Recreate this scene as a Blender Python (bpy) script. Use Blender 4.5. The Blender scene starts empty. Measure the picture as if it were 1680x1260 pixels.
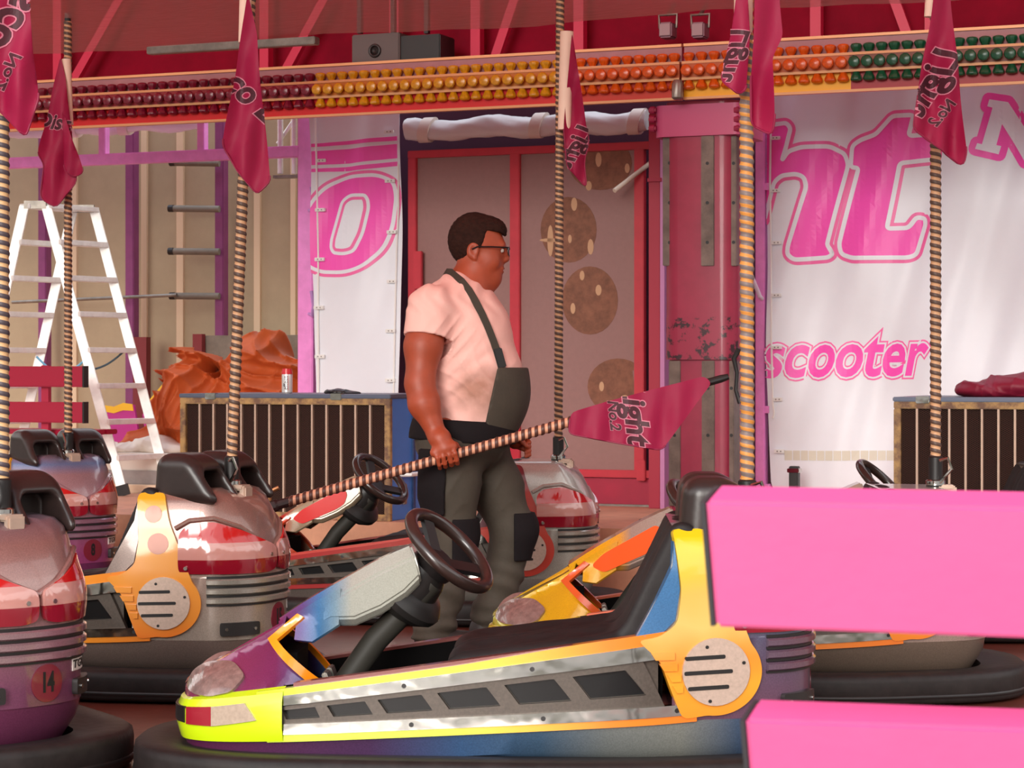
import bpy, bmesh, math, random
import numpy as np
from mathutils import Vector, Matrix, noise as mnoise
random.seed(4)
C = bpy.context.scene.collection
SC = bpy.context.scene
# ------------------------------------------------------------------ camera, sky, sun, exposure
F, CX, CY, CAMZ = 3700.0, 840.0, 605.0, 1.16        # focal length in pixels, horizon row, eye height (m)
cd = bpy.data.cameras.new('camera'); cam = bpy.data.objects.new('camera', cd); C.objects.link(cam)
cam.location = (0, 0, CAMZ); cam.rotation_euler = (math.pi/2, 0, 0)
cd.sensor_width = 36; cd.lens = 36*F/1680; cd.shift_y = -(630-CY)/1680
cd.clip_start = .05; cd.clip_end = 200
cd.dof.use_dof = True; cd.dof.focus_distance = 8.0; cd.dof.aperture_fstop = 14
SC.camera = cam
SC.view_settings.view_transform = 'Standard'; SC.view_settings.look = 'None'
SC.view_settings.gamma = 1; SC.view_settings.use_curve_mapping = False
SC.view_settings.exposure = 0.85
wd = bpy.data.worlds.new('sky'); SC.world = wd; wd.use_nodes = True
wn = wd.node_tree; wn.nodes.clear()
_o = wn.nodes.new('ShaderNodeOutputWorld'); _b = wn.nodes.new('ShaderNodeBackground')
_t = wn.nodes.new('ShaderNodeTexCoord'); _s = wn.nodes.new('ShaderNodeSeparateXYZ'); _r = wn.nodes.new('ShaderNodeValToRGB')
_n = wn.nodes.new('ShaderNodeTexNoise'); _n.inputs['Scale'].default_value = 3.0; _n.inputs['Detail'].default_value = 4
_a = wn.nodes.new('ShaderNodeMath'); _a.operation = 'MULTIPLY_ADD'
wn.links.new(_t.outputs['Generated'], _s.inputs[0]); wn.links.new(_t.outputs['Generated'], _n.inputs['Vector'])
wn.links.new(_n.outputs[0], _a.inputs[0]); _a.inputs[1].default_value = .25
wn.links.new(_s.outputs[2], _a.inputs[2]); wn.links.new(_a.outputs[0], _r.inputs[0])
_e = _r.color_ramp.elements
_e[0].position = .0; _e[0].color = (.10, .09, .08, 1)
_e[1].position = 1; _e[1].color = (.85, .95, 1.12, 1)
for p, c in ((.20, (.16, .15, .13, 1)), (.26, (.05, .06, .04, 1)), (.40, (.10, .11, .08, 1)), (.415, (1.05, 1.03, 1.0, 1)), (.6, (1.25, 1.23, 1.2, 1))):  # unseen dark tree line added low in the sky to streak the chrome
    q = _r.color_ramp.elements.new(p); q.color = c
_n.inputs['Scale'].default_value = 5.0; _n.inputs['Roughness'].default_value = .7
_a.inputs[1].default_value = .40
wn.links.new(_r.outputs[0], _b.inputs[0]); _b.inputs[1].default_value = 1.25
wn.links.new(_b.outputs[0], _o.inputs[0])
sl = bpy.data.lights.new('sun', 'SUN'); sl.energy = 1.6; sl.angle = math.radians(26); sl.color = (1, .96, .9)
so = bpy.data.objects.new('sun', sl); C.objects.link(so)
so.rotation_euler = Vector((.28, .94, -.23)).to_track_quat('-Z', 'Y').to_euler()

# ------------------------------------------------------------------ helpers
def P(px, py, Y): return Vector(((px-CX)/F*Y, Y, CAMZ+(CY-py)/F*Y))
TH = -math.atan(.407); ct, st = math.cos(TH), math.sin(TH)
W0 = Vector((0, 13.5, 0))                              # foot of the back wall; wall coordinates are (s along, e deeper, z up)
def wall_world(s, e, z): return Vector((W0.x+ct*s-st*e, W0.y+st*s+ct*e, z))
def wp(px, py, e=0.0):
    a = (px-CX)/F; l = (e+W0.y*ct)/(-st*a+ct)
    x, y = l*a, l; dx, dy = x-W0.x, y-W0.y
    return Vector((ct*dx+st*dy, e, CAMZ+(CY-py)/F*l))
def lin(c): return tuple((v/255/12.92 if v/255 <= .04045 else ((v/255+.055)/1.055)**2.4) for v in c[:3])+(1,)
MATS = {}
def mat(name, rgb, rough=.6, metal=0., coat=0., var=.0, vscale=8., bump=0., bscale=60., trans=0., alpha=1., spec=.5, dirt=None):
    if name in MATS: return MATS[name]
    m = bpy.data.materials.new(name); m.use_nodes = True; nt = m.node_tree
    b = nt.nodes['Principled BSDF']; MATS[name] = m
    b.inputs['Base Color'].default_value = lin(rgb); b.inputs['Roughness'].default_value = rough
    b.inputs['Metallic'].default_value = metal; b.inputs['Coat Weight'].default_value = coat
    b.inputs['Coat Roughness'].default_value = .06
    b.inputs['Specular IOR Level'].default_value = spec
    b.inputs['Transmission Weight'].default_value = trans; b.inputs['Alpha'].default_value = alpha
    tc = nt.nodes.new('ShaderNodeTexCoord')
    if var or dirt:
        n = nt.nodes.new('ShaderNodeTexNoise'); n.inputs['Scale'].default_value = vscale; n.inputs['Detail'].default_value = 6
        n.inputs['Roughness'].default_value = .65
        nt.links.new(tc.outputs['Object'], n.inputs['Vector'])
        r = nt.nodes.new('ShaderNodeValToRGB'); e = r.color_ramp.elements
        base = lin(rgb)
        if dirt:
            e[0].position = dirt[1]; e[0].color = lin(dirt[0]); e[1].position = dirt[2]; e[1].color = base
        else:
            e[0].position = .3; e[0].color = tuple(v*(1-var) for v in base[:3])+(1,)
            e[1].position = .7; e[1].color = tuple(min(1, v*(1+var)) for v in base[:3])+(1,)
        nt.links.new(n.outputs[0], r.inputs[0]); nt.links.new(r.outputs[0], b.inputs['Base Color'])
    if bump:
        n2 = nt.nodes.new('ShaderNodeTexNoise'); n2.inputs['Scale'].default_value = bscale; n2.inputs['Detail'].default_value = 3
        nt.links.new(tc.outputs['Object'], n2.inputs['Vector'])
        bp = nt.nodes.new('ShaderNodeBump'); bp.inputs['Strength'].default_value = bump; bp.inputs['Distance'].default_value = .01
        nt.links.new(n2.outputs[0], bp.inputs['Height']); nt.links.new(bp.outputs[0], b.inputs['Normal'])
    return m
def ramp_mat(name, stops, axis=0, lo=-1., hi=1., rough=.3, metal=.0, coat=.6, flake=0., constant=False, blot=0.):
    """paint whose colour follows an axis of the object (sprayed fades), with optional metal flake"""
    if name in MATS: return MATS[name]
    m = bpy.data.materials.new(name); m.use_nodes = True; nt = m.node_tree; b = nt.nodes['Principled BSDF']; MATS[name] = m
    b.inputs['Roughness'].default_value = rough; b.inputs['Metallic'].default_value = metal
    b.inputs['Coat Weight'].default_value = coat; b.inputs['Coat Roughness'].default_value = .08
    tc = nt.nodes.new('ShaderNodeTexCoord'); s = nt.nodes.new('ShaderNodeSeparateXYZ'); nt.links.new(tc.outputs['Object'], s.inputs[0])
    mr = nt.nodes.new('ShaderNodeMapRange'); mr.inputs[1].default_value = lo; mr.inputs[2].default_value = hi
    src = s.outputs[axis]
    if blot:
        n = nt.nodes.new('ShaderNodeTexNoise'); n.inputs['Scale'].default_value = 7; nt.links.new(tc.outputs['Object'], n.inputs['Vector'])
        q = nt.nodes.new('ShaderNodeMath'); q.operation = 'MULTIPLY_ADD'; q.inputs[1].default_value = blot
        nt.links.new(n.outputs[0], q.inputs[0]); nt.links.new(src, q.inputs[2]); src = q.outputs[0]
    nt.links.new(src, mr.inputs[0])
    r = nt.nodes.new('ShaderNodeValToRGB'); cr = r.color_ramp
    if constant: cr.interpolation = 'CONSTANT'
    st_ = [((p-lo)/(hi-lo), tuple(v*.9 for v in c)) for p, c in stops]
    cr.elements[0].position = st_[0][0]; cr.elements[0].color = lin(st_[0][1])
    cr.elements[1].position = st_[-1][0]; cr.elements[1].color = lin(st_[-1][1])
    for p, c in st_[1:-1]:
        q = cr.elements.new(p); q.color = lin(c)
    nt.links.new(mr.outputs[0], r.inputs[0]); out = r.outputs[0]
    if flake:
        v = nt.nodes.new('ShaderNodeTexNoise'); v.inputs['Scale'].default_value = 260; v.inputs['Detail'].default_value = 2
        nt.links.new(tc.outputs['Object'], v.inputs['Vector'])
        r2 = nt.nodes.new('ShaderNodeMapRange'); r2.inputs[1].default_value = .35; r2.inputs[2].default_value = .65
        r2.inputs[3].default_value = 1-flake; r2.inputs[4].default_value = 1+flake
        nt.links.new(v.outputs[0], r2.inputs[0])
        mx = nt.nodes.new('ShaderNodeVectorMath'); mx.operation = 'SCALE'
        nt.links.new(out, mx.inputs[0]); nt.links.new(r2.outputs[0], mx.inputs['Scale']); out = mx.outputs[0]
    nt.links.new(out, b.inputs['Base Color'])
    return m

def tag(o, label=None, cat=None, group=None, kind=None):
    if label: o['label'] = label
    if cat: o['category'] = cat
    if group: o['group'] = group
    if kind: o['kind'] = kind
    return o
def empty(name, loc, rz=0.):
    o = bpy.data.objects.new(name, None); C.objects.link(o); o.location = loc; o.rotation_euler = (0, 0, rz); o.empty_display_size = .1
    return o
def wall_empty(name, base):
    return empty(name, wall_world(*base), TH)
def link_mesh(name, me, parent=None, loc=None, rz=0.):
    o = bpy.data.objects.new(name, me); C.objects.link(o)
    if parent: o.parent = parent
    if loc is not None: o.location = loc; o.rotation_euler = (0, 0, rz)
    return o
class MB:
    """collects shapes; build() links them as one mesh object"""
    def __init__(s): s.v = []; s.f = []
    def add(s, vs, fs):
        n = len(s.v); s.v += [tuple(v) for v in vs]; s.f += [tuple(i+n for i in f) for f in fs]; return s
    def hexa(s, c8):
        return s.add(c8, [(3, 2, 1, 0), (4, 5, 6, 7), (0, 1, 5, 4), (1, 2, 6, 5), (2, 3, 7, 6), (3, 0, 4, 7)])
    def box(s, a, b):
        x0, y0, z0 = a; x1, y1, z1 = b
        return s.hexa([(x0,y0,z0),(x1,y0,z0),(x1,y1,z0),(x0,y1,z0),(x0,y0,z1),(x1,y0,z1),(x1,y1,z1),(x0,y1,z1)])
    def bar(s, a, b, w, h, up=(0, 0, 1)):
        a, b = Vector(a), Vector(b); d = (b-a).normalized(); up = Vector(up)
        if abs(d.dot(up)) > .98: up = Vector((0, 1, 0))
        r = d.cross(up).normalized()*w/2; u = r.cross(d).normalized()*h/2
        return s.hexa([a-r-u, a+r-u, b+r-u, b-r-u, a-r+u, a+r+u, b+r+u, b-r+u])
    def loft(s, rings, closed=True, caps=True):
        n = len(rings[0]); vs = [p for r in rings for p in r]; fs = []
        for i in range(len(rings)-1):
            for j in range(n if closed else n-1):
                k = (j+1) % n; fs.append((i*n+j, i*n+k, (i+1)*n+k, (i+1)*n+j))
        if caps and closed:
            fs.append(tuple(range(n))[::-1]); fs.append(tuple((len(rings)-1)*n+j for j in range(n)))
        return s.add(vs, fs)
    def tube(s, pts, r, n=10, caps=True, flat=1.):
        pts = [Vector(p) for p in pts]; rr = r if isinstance(r, (list, tuple)) else [r]*len(pts); rings = []; ref = None
        for i, p in enumerate(pts):
            d = (pts[min(i+1, len(pts)-1)]-pts[max(i-1, 0)]).normalized()
            if ref is None:
                ref = Vector((0, 0, 1)) if abs(d.z) < .9 else Vector((1, 0, 0))
            u = (ref-d*ref.dot(d)).normalized(); w = d.cross(u); ref = u
            rings.append([p+(u*math.cos(2*math.pi*k/n)+w*flat*math.sin(2*math.pi*k/n))*rr[i] for k in range(n)])
        return s.loft(rings, True, caps)
    def cyl(s, a, b, r, n=20, r2=None): return s.tube([a, b], [r, r if r2 is None else r2], n)
    def torus(s, c, nrm, R, r, n=40, m=10):
        c = Vector(c); nrm = Vector(nrm).normalized(); u = nrm.orthogonal().normalized(); w = nrm.cross(u); rings = []
        for i in range(n):
            a = 2*math.pi*i/n; d = u*math.cos(a)+w*math.sin(a)
            rings.append([c+d*(R+r*math.cos(2*math.pi*k/m))+nrm*r*math.sin(2*math.pi*k/m) for k in range(m)])
        rings.append(rings[0]); return s.loft(rings, True, False)
    def lathe(s, prof, n=16, origin=(0, 0, 0), axis=(0, 0, 1)):
        o = Vector(origin); ax = Vector(axis).normalized(); u = ax.orthogonal().normalized(); w = ax.cross(u)
        return s.loft([[o+ax*z+(u*math.cos(2*math.pi*k/n)+w*math.sin(2*math.pi*k/n))*r for k in range(n)] for r, z in prof])
    def prism(s, pts, off):
        off = Vector(off); a = [Vector(p) for p in pts]; n = len(a)
        return s.add(a+[p+off for p in a], [tuple(range(n))[::-1], tuple(range(n, 2*n))]+[(i, (i+1) % n, n+(i+1) % n, n+i) for i in range(n)])
    def mesh(s, name, m, smooth=False, bevel=0., off=(0, 0, 0), fix=True):
        me = bpy.data.meshes.new(name); o = off
        me.from_pydata([(v[0]-o[0], v[1]-o[1], v[2]-o[2]) for v in s.v], [], s.f)
        bm = bmesh.new(); bm.from_mesh(me)
        if fix: bmesh.ops.recalc_face_normals(bm, faces=bm.faces)
        if bevel:
            es = [e for e in bm.edges if len(e.link_faces) == 2 and e.calc_face_angle() > .5]
            bmesh.ops.bevel(bm, geom=es, offset=bevel, segments=2, affect='EDGES', clamp_overlap=True)
        for f in bm.faces: f.smooth = bool(smooth)
        if smooth:
            for e in bm.edges:
                if len(e.link_faces) == 2 and e.calc_face_angle() > (smooth if smooth is not True else .7): e.smooth = False
        bm.to_mesh(me); bm.free()
        me.materials.append(m); return me
    def build(s, name, m, parent=None, smooth=False, bevel=0., off=(0, 0, 0), wall=False, kind=None):
        """wall=True: vertices are wall coordinates and the object stands at off"""
        o = link_mesh(name, s.mesh(name, m, smooth, bevel, off), parent)
        if not parent and wall: o.location = wall_world(*off); o.rotation_euler = (0, 0, TH)
        elif not parent: o.location = off
        if kind: o['kind'] = kind
        return o
# 2D shapes laid on surfaces -------------------------------------------------
def poly_bm(polys):
    bm = bmesh.new()
    for pl in polys:
        vs = [bm.verts.new((p[0], p[1], 0)) for p in pl]; bm.faces.new(vs)
    bm.normal_update()
    for f in bm.faces[:]:
        if f.normal.z < 0: f.normal_flip()
    bmesh.ops.triangulate(bm, faces=bm.faces)
    return bm
def curve_bm(splines, offset=0.):
    cu = bpy.data.curves.new('c', 'CURVE'); cu.dimensions = '2D'; cu.fill_mode = 'FRONT'; cu.offset = offset
    for pl in splines:
        sp = cu.splines.new('POLY'); sp.points.add(len(pl)-1); sp.use_cyclic_u = True
        for q, p in zip(sp.points, pl): q.co = (p[0], p[1], 0, 1)
    return obj_bm(cu)
def text_bm(txt, size=1., shear=0., offset=0.):
    cu = bpy.data.curves.new('t', 'FONT'); cu.body = txt; cu.size = size; cu.shear = shear; cu.offset = offset
    cu.align_x = 'CENTER'; cu.align_y = 'CENTER'; cu.fill_mode = 'FRONT'; cu.resolution_u = 4
    return obj_bm(cu)
def obj_bm(cu):
    o = bpy.data.objects.new('tmp', cu); C.objects.link(o)
    dg = bpy.context.evaluated_depsgraph_get(); me = bpy.data.meshes.new_from_object(o.evaluated_get(dg))
    bm = bmesh.new(); bm.from_mesh(me); bpy.data.meshes.remove(me); bpy.data.objects.remove(o); bpy.data.curves.remove(cu)
    return bm
def cut(bm, step):
    for ax in (0, 1):
        if not bm.verts: return bm
        lo = min(v.co[ax] for v in bm.verts); hi = max(v.co[ax] for v in bm.verts)
        k = math.floor(lo/step)+1
        while k*step < hi:
            co = [0, 0, 0]; co[ax] = k*step; no = [0, 0, 0]; no[ax] = 1
            bmesh.ops.bisect_plane(bm, geom=bm.verts[:]+bm.edges[:]+bm.faces[:], plane_co=co, plane_no=no, dist=step*1e-4)
            k += 1
    return bm
def inside(p, poly):
    r = False; n = len(poly)
    for i in range(n):
        a, b = poly[i], poly[i-1]
        if (a[1] > p[1]) != (b[1] > p[1]) and p[0] < (b[0]-a[0])*(p[1]-a[1])/(b[1]-a[1])+a[0]: r = not r
    return r
def patch(bm, mapf, thick, mb=None, clip=None, base=0.):
    """lay a flat shape on a curved surface: mapf(u, v, out) -> point; adds a solid of the given thickness"""
    mb = mb or MB()
    if clip:
        dl = [f for f in bm.faces if not inside(f.calc_center_median(), clip)]
        bmesh.ops.delete(bm, geom=dl, context='FACES')
    bm.verts.ensure_lookup_table(); bm.verts.index_update()
    n = len(bm.verts)
    if not n: return mb
    top = [mapf(v.co.x, v.co.y, thick) for v in bm.verts]; bot = [mapf(v.co.x, v.co.y, base) for v in bm.verts]
    fs = [tuple(v.index for v in f.verts) for f in bm.faces]
    fs2 = [tuple(i+n for i in f[::-1]) for f in fs]
    sk = [(e.verts[0].index, e.verts[1].index, e.verts[1].index+n, e.verts[0].index+n) for e in bm.edges if len(e.link_faces) == 1]
    bm.free()
    return mb.add(top+bot, fs+fs2+sk)
def xf_bm(bm, cx, cy, rot=0., mx=1., sx=1., sy=1.):
    c, s = math.cos(rot), math.sin(rot)
    for v in bm.verts:
        x, y = v.co.x*sx*mx, v.co.y*sy
        v.co = (cx+c*x-s*y, cy+s*x+c*y, 0)
    return bm
def smooth_poly(pts, n=6):
    out = []; m = len(pts)
    for i in range(m):
        p0, p1, p2, p3 = [Vector(pts[(i+k) % m]) for k in (-1, 0, 1, 2)]
        for j in range(n):
            t = j/n; out.append(tuple(.5*((2*p1)+(p2-p0)*t+(2*p0-5*p1+4*p2-p3)*t*t+(3*p1-p0-3*p2+p3)*t**3)))
    return out
def round_poly(pts, r, n=5):
    out = []; m = len(pts)
    for i in range(m):
        a, b, c = [Vector(pts[(i+k) % m][:2]) for k in (-1, 0, 1)]
        d1, d2 = (a-b), (c-b); q = min(r, d1.length*.45, d2.length*.45)
        p, s = b+d1.normalized()*q, b+d2.normalized()*q
        for j in range(n+1):
            t = j/n; out.append(tuple((1-t)**2*p+2*t*(1-t)*b+t*t*s))
    return out
# solids from distance fields ------------------------------------------------
class Field:
    def __init__(s, lo, hi, res):
        s.lo = np.array(lo, float); s.res = res; n = np.ceil((np.array(hi)-s.lo)/res).astype(int)+1; s.n = n
        s.ax = [(s.lo[i]+np.arange(n[i])*res).astype(np.float32) for i in range(3)]
        s.D = np.full(tuple(n), .3, np.float32)
    def grid(s, sl=None):
        a = [s.ax[i][sl[i]] if sl else s.ax[i] for i in range(3)]
        return np.meshgrid(*a, indexing='ij', sparse=True)
    def _sl(s, lo, hi, m):
        return tuple(slice(max(0, int((lo[i]-m-s.lo[i])/s.res)), max(1, min(s.n[i], int((hi[i]+m-s.lo[i])/s.res)+2))) for i in range(3))
    def op(s, fn, lo, hi, k=.02, sub=False):
        sl = s._sl(lo, hi, k+.03); g = s.grid(sl); b = fn(*g); a = s.D[sl]
        if sub: b = -b; h = np.maximum(k-np.abs(a-b), 0)/k; s.D[sl] = np.maximum(a, b)+h*h*k*.25
        else: h = np.maximum(k-np.abs(a-b), 0)/k; s.D[sl] = np.minimum(a, b)-h*h*k*.25
        return s
    def cone(s, a, b, r1, r2=None, k=.02, sub=False):
        r2 = r1 if r2 is None else r2; f = sd_cone(a, b, r1, r2); m = max(r1, r2)
        return s.op(f, [min(a[i], b[i])-m for i in range(3)], [max(a[i], b[i])+m for i in range(3)], k, sub)
    def chain(s, pts, rs, k=.02):
        for i in range(len(pts)-1): s.cone(pts[i], pts[i+1], rs[i], rs[i+1], k)
        return s
    def ell(s, c, r, k=.02, sub=False, ry=0., rz=0.):
        m = max(r)
        return s.op(sd_ell(c, r, ry, rz), [c[i]-m for i in range(3)], [c[i]+m for i in range(3)], k, sub)
    def rbox(s, c, h, rad, k=.02, sub=False, shear=None):
        def f(x, y, z):
            xx = x-c[0]
            if shear: xx = xx-shear*(z-c[2])
            q = [np.abs(xx)-h[0]+rad, np.abs(y-c[1])-h[1]+rad, np.abs(z-c[2])-h[2]+rad]
            return np.sqrt(np.maximum(q[0], 0)**2+np.maximum(q[1], 0)**2+np.maximum(q[2], 0)**2)+np.minimum(np.maximum(np.maximum(q[0], q[1]), q[2]), 0)-rad
        e = abs(shear or 0)*h[2]
        return s.op(f, [c[0]-h[0]-e, c[1]-h[1], c[2]-h[2]], [c[0]+h[0]+e, c[1]+h[1], c[2]+h[2]], k, sub)
    def at(s, x, y, z):
        i = [min(max((v-s.lo[j])/s.res, 0), s.n[j]-1.001) for j, v in enumerate((x, y, z))]
        a = [int(q) for q in i]; f = [q-int(q) for q in i]; r = 0
        for dx in (0, 1):
            for dy in (0, 1):
                for dz in (0, 1):
                    w = (f[0] if dx else 1-f[0])*(f[1] if dy else 1-f[1])*(f[2] if dz else 1-f[2])
                    r += w*float(s.D[a[0]+dx, a[1]+dy, a[2]+dz])
        return r
    def surf_y(s, x, z, y0=-.6, y1=.2):
        y = y0
        while y < y1:
            if s.at(x, y, z) < 0: return y
            y += .004
        return None
    def mesh(s, name, m):
        return nets_mesh(name, s.D, s.lo, s.res, m)
def sd_cone(a, b, r1, r2):
    a = np.array(a, np.float32); b = np.array(b, np.float32); ba = b-a; L = float((ba*ba).sum())+1e-9
    def f(x, y, z):
        h = np.clip(((x-a[0])*ba[0]+(y-a[1])*ba[1]+(z-a[2])*ba[2])/L, 0, 1)
        return np.sqrt((x-a[0]-ba[0]*h)**2+(y-a[1]-ba[1]*h)**2+(z-a[2]-ba[2]*h)**2)-(r1+(r2-r1)*h)
    return f
def sd_ell(c, r, ry=0., rz=0.):
    def f(x, y, z):
        x, y, z = x-c[0], y-c[1], z-c[2]
        if ry: x, z = x*math.cos(ry)-z*math.sin(ry), x*math.sin(ry)+z*math.cos(ry)
        if rz: x, y = x*math.cos(rz)+y*math.sin(rz), -x*math.sin(rz)+y*math.cos(rz)
        k0 = np.sqrt((x/r[0])**2+(y/r[1])**2+(z/r[2])**2); k1 = np.sqrt((x/r[0]**2)**2+(y/r[1]**2)**2+(z/r[2]**2)**2)+1e-6
        return k0*(k0-1)/k1
    return f
def smin(a, b, k):
    h = np.maximum(k-np.abs(a-b), 0)/k; return np.minimum(a, b)-h*h*k*.25
def smax(a, b, k): return -smin(-a, -b, k)
def nets_mesh(name, D, lo, res, m):
    D = np.pad(D, 1, constant_values=.05); lo = np.array(lo)-res
    S = D < 0; n = np.array(D.shape); cn = n-1
    c = np.zeros(tuple(cn), np.int8)
    for dx in (0, 1):
        for dy in (0, 1):
            for dz in (0, 1): c += S[dx:dx+cn[0], dy:dy+cn[1], dz:dz+cn[2]]
    I = np.argwhere((c > 0) & (c < 8)); idx = np.full(tuple(cn), -1, np.int64); idx[tuple(I.T)] = np.arange(len(I))
    pos = np.zeros((len(I), 3)); cnt = np.zeros(len(I))
    for ax in range(3):
        o1, o2 = [q for q in range(3) if q != ax]
        for u in (0, 1):
            for v in (0, 1):
                a = I.copy(); a[:, o1] += u; a[:, o2] += v; b = a.copy(); b[:, ax] += 1
                da, db = D[tuple(a.T)], D[tuple(b.T)]; w = (da < 0) != (db < 0)
                t = np.where(w, da/np.where(w, da-db, 1), 0)
                p = a.astype(float); p[:, ax] += t
                pos[w] += p[w]; cnt[w] += 1
    pos = lo+pos/cnt[:, None]*res; fs = []
    for ax in range(3):
        o1, o2 = (ax+1) % 3, (ax+2) % 3
        sa = [slice(None)]*3; sb = [slice(None)]*3; sa[ax] = slice(0, n[ax]-1); sb[ax] = slice(1, n[ax])
        E = np.argwhere(S[tuple(sa)] != S[tuple(sb)])
        if not len(E): continue
        E = E[(E[:, o1] > 0) & (E[:, o2] > 0) & (E[:, o1] < n[o1]-1) & (E[:, o2] < n[o2]-1)]
        q = []
        for u, v in ((-1, -1), (0, -1), (0, 0), (-1, 0)):
            e = E.copy(); e[:, o1] += u; e[:, o2] += v; q.append(idx[tuple(e.T)])
        q = np.stack(q, 1); ins = S[tuple(E.T)]; q[~ins] = q[~ins][:, ::-1]; fs.append(q)
    fs = np.concatenate(fs); me = bpy.data.meshes.new(name)
    me.vertices.add(len(pos)); me.vertices.foreach_set('co', pos.astype(np.float32).ravel())
    me.loops.add(fs.size); me.loops.foreach_set('vertex_index', fs.astype(np.int32).ravel())
    me.polygons.add(len(fs)); me.polygons.foreach_set('loop_start', np.arange(0, fs.size, 4, dtype=np.int32))
    me.polygons.foreach_set('use_smooth', np.ones(len(fs), bool))
    me.update(calc_edges=True); me.validate(); me.materials.append(m); return me
# ------------------------------------------------------------------ the setting
M = {}
M['floor'] = mat('floor_plates', (108, 54, 42), .42, .25, var=.25, vscale=3, bump=.1, bscale=25)
M['wood'] = mat('walkway_wood', (196, 140, 110), .6, var=.2, vscale=5)
M['crimson'] = mat('crimson_paint', (168, 22, 58), .45, var=.12, vscale=6)
M['darkcrimson'] = mat('dark_crimson_sheet', (124, 3, 32), .7, var=.3, vscale=2, spec=.1)
M['purple'] = mat('purple_paint', (244, 150, 220), .4, var=.12, vscale=9)
M['dpurple'] = mat('dark_purple_paint', (132, 58, 108), .5, var=.15)
M['black'] = mat('black_plastic', (26, 22, 22), .45)
M['rubber'] = mat('rubber_black', (34, 28, 27), .55, spec=.3, var=.35, vscale=14, bump=.15, bscale=30)
M['chrome'] = mat('chrome', (196, 192, 186), .09, 1., bump=.5, bscale=4.5)
M['alu'] = mat('aluminium', (244, 243, 238), .4, .25, var=.12, vscale=12)
M['steel'] = mat('dull_steel', (140, 134, 126), .4, .8, var=.3, vscale=10)
M['white'] = mat('white_plastic', (235, 235, 230), .5)
wf = MB().box((-8, -11.4, -.06), (8, -1.85, 0)).build('floor', M['floor'], wall=True, kind='structure')
wk = MB().box((-8, -1.85, -.06), (8, 2.1, .36)).build('trim_1', M['wood'], wall=True, kind='structure')
MB().box((-40, -40, -.7), (40, 40, -.6)).build('ground', mat('asphalt', (120, 116, 110), .9, var=.2, vscale=2), kind='structure')
# roof net: knitted conductor mesh over a dark red sheet
cm = mat('roof_net', (196, 182, 178), .75, var=.25, vscale=40, bump=.5, bscale=120)
nt = cm.node_tree; nn = [n for n in nt.nodes if n.type == 'TEX_NOISE']
for n in nn:
    mp = nt.nodes.new('ShaderNodeMapping'); mp.inputs['Scale'].default_value = (.25, 3.2, 1)
    src = n.inputs['Vector'].links[0].from_socket; nt.links.new(src, mp.inputs[0]); nt.links.new(mp.outputs[0], n.inputs['Vector'])
mb = MB(); NS, NE = 60, 24
vs = []
for j in range(NE+1):
    for i in range(NS+1):
        s = -7+14*i/NS; e = -9.0+7.0*j/NE
        if j == NE: e += .03*math.sin(i*2.1)
        vs.append((s, e, 2.9+.012*math.sin(s*3+e*2)-(.0 if j < NE else .012)))
mb.add(vs, [(j*(NS+1)+i, j*(NS+1)+i+1, (j+1)*(NS+1)+i+1, (j+1)*(NS+1)+i) for j in range(NE) for i in range(NS)])
vs2 = [(v[0], v[1], v[2]+.03) for v in vs]; MB().add(vs2, [(j*(NS+1)+i, (j+1)*(NS+1)+i, (j+1)*(NS+1)+i+1, j*(NS+1)+i+1) for j in range(NE) for i in range(NS)])
_tr = nt.nodes.new('ShaderNodeBsdfTranslucent'); _tr.inputs[0].default_value = lin((222, 158, 150)); _mx = nt.nodes.new('ShaderNodeMixShader'); _mx.inputs[0].default_value = .28
_ou = [n for n in nt.nodes if n.type == 'OUTPUT_MATERIAL'][0]; nt.links.new(nt.nodes['Principled BSDF'].outputs[0], _mx.inputs[1]); nt.links.new(_tr.outputs[0], _mx.inputs[2]); nt.links.new(_mx.outputs[0], _ou.inputs[0])
_tp = nt.nodes.new('ShaderNodeBsdfTransparent'); _m2 = nt.nodes.new('ShaderNodeMixShader'); _m2.inputs[0].default_value = .5
nt.links.new(_mx.outputs[0], _m2.inputs[1]); nt.links.new(_tp.outputs[0], _m2.inputs[2]); nt.links.new(_m2.outputs[0], _ou.inputs[0])
mb.build('ceiling', cm, smooth=True, wall=True, kind='structure')
_rt = mat('roof_tarp_red', (206, 112, 104), .7, var=.1); nt = _rt.node_tree; _tr = nt.nodes.new('ShaderNodeBsdfTranslucent'); _tr.inputs[0].default_value = lin((250, 170, 158)); _mx = nt.nodes.new('ShaderNodeMixShader'); _mx.inputs[0].default_value = .5
_ou = [n for n in nt.nodes if n.type == 'OUTPUT_MATERIAL'][0]; nt.links.new(nt.nodes['Principled BSDF'].outputs[0], _mx.inputs[1]); nt.links.new(_tr.outputs[0], _mx.inputs[2]); nt.links.new(_mx.outputs[0], _ou.inputs[0])
MB().box((-8, -9.5, 5.3), (8, -1.0, 5.32)).build('trim_4', _rt, wall=True, kind='structure')
MB().box((-7, -1.0, 2.62), (7, -.96, 5.3)).build('trim_2', M['darkcrimson'], wall=True, kind='structure')
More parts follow.
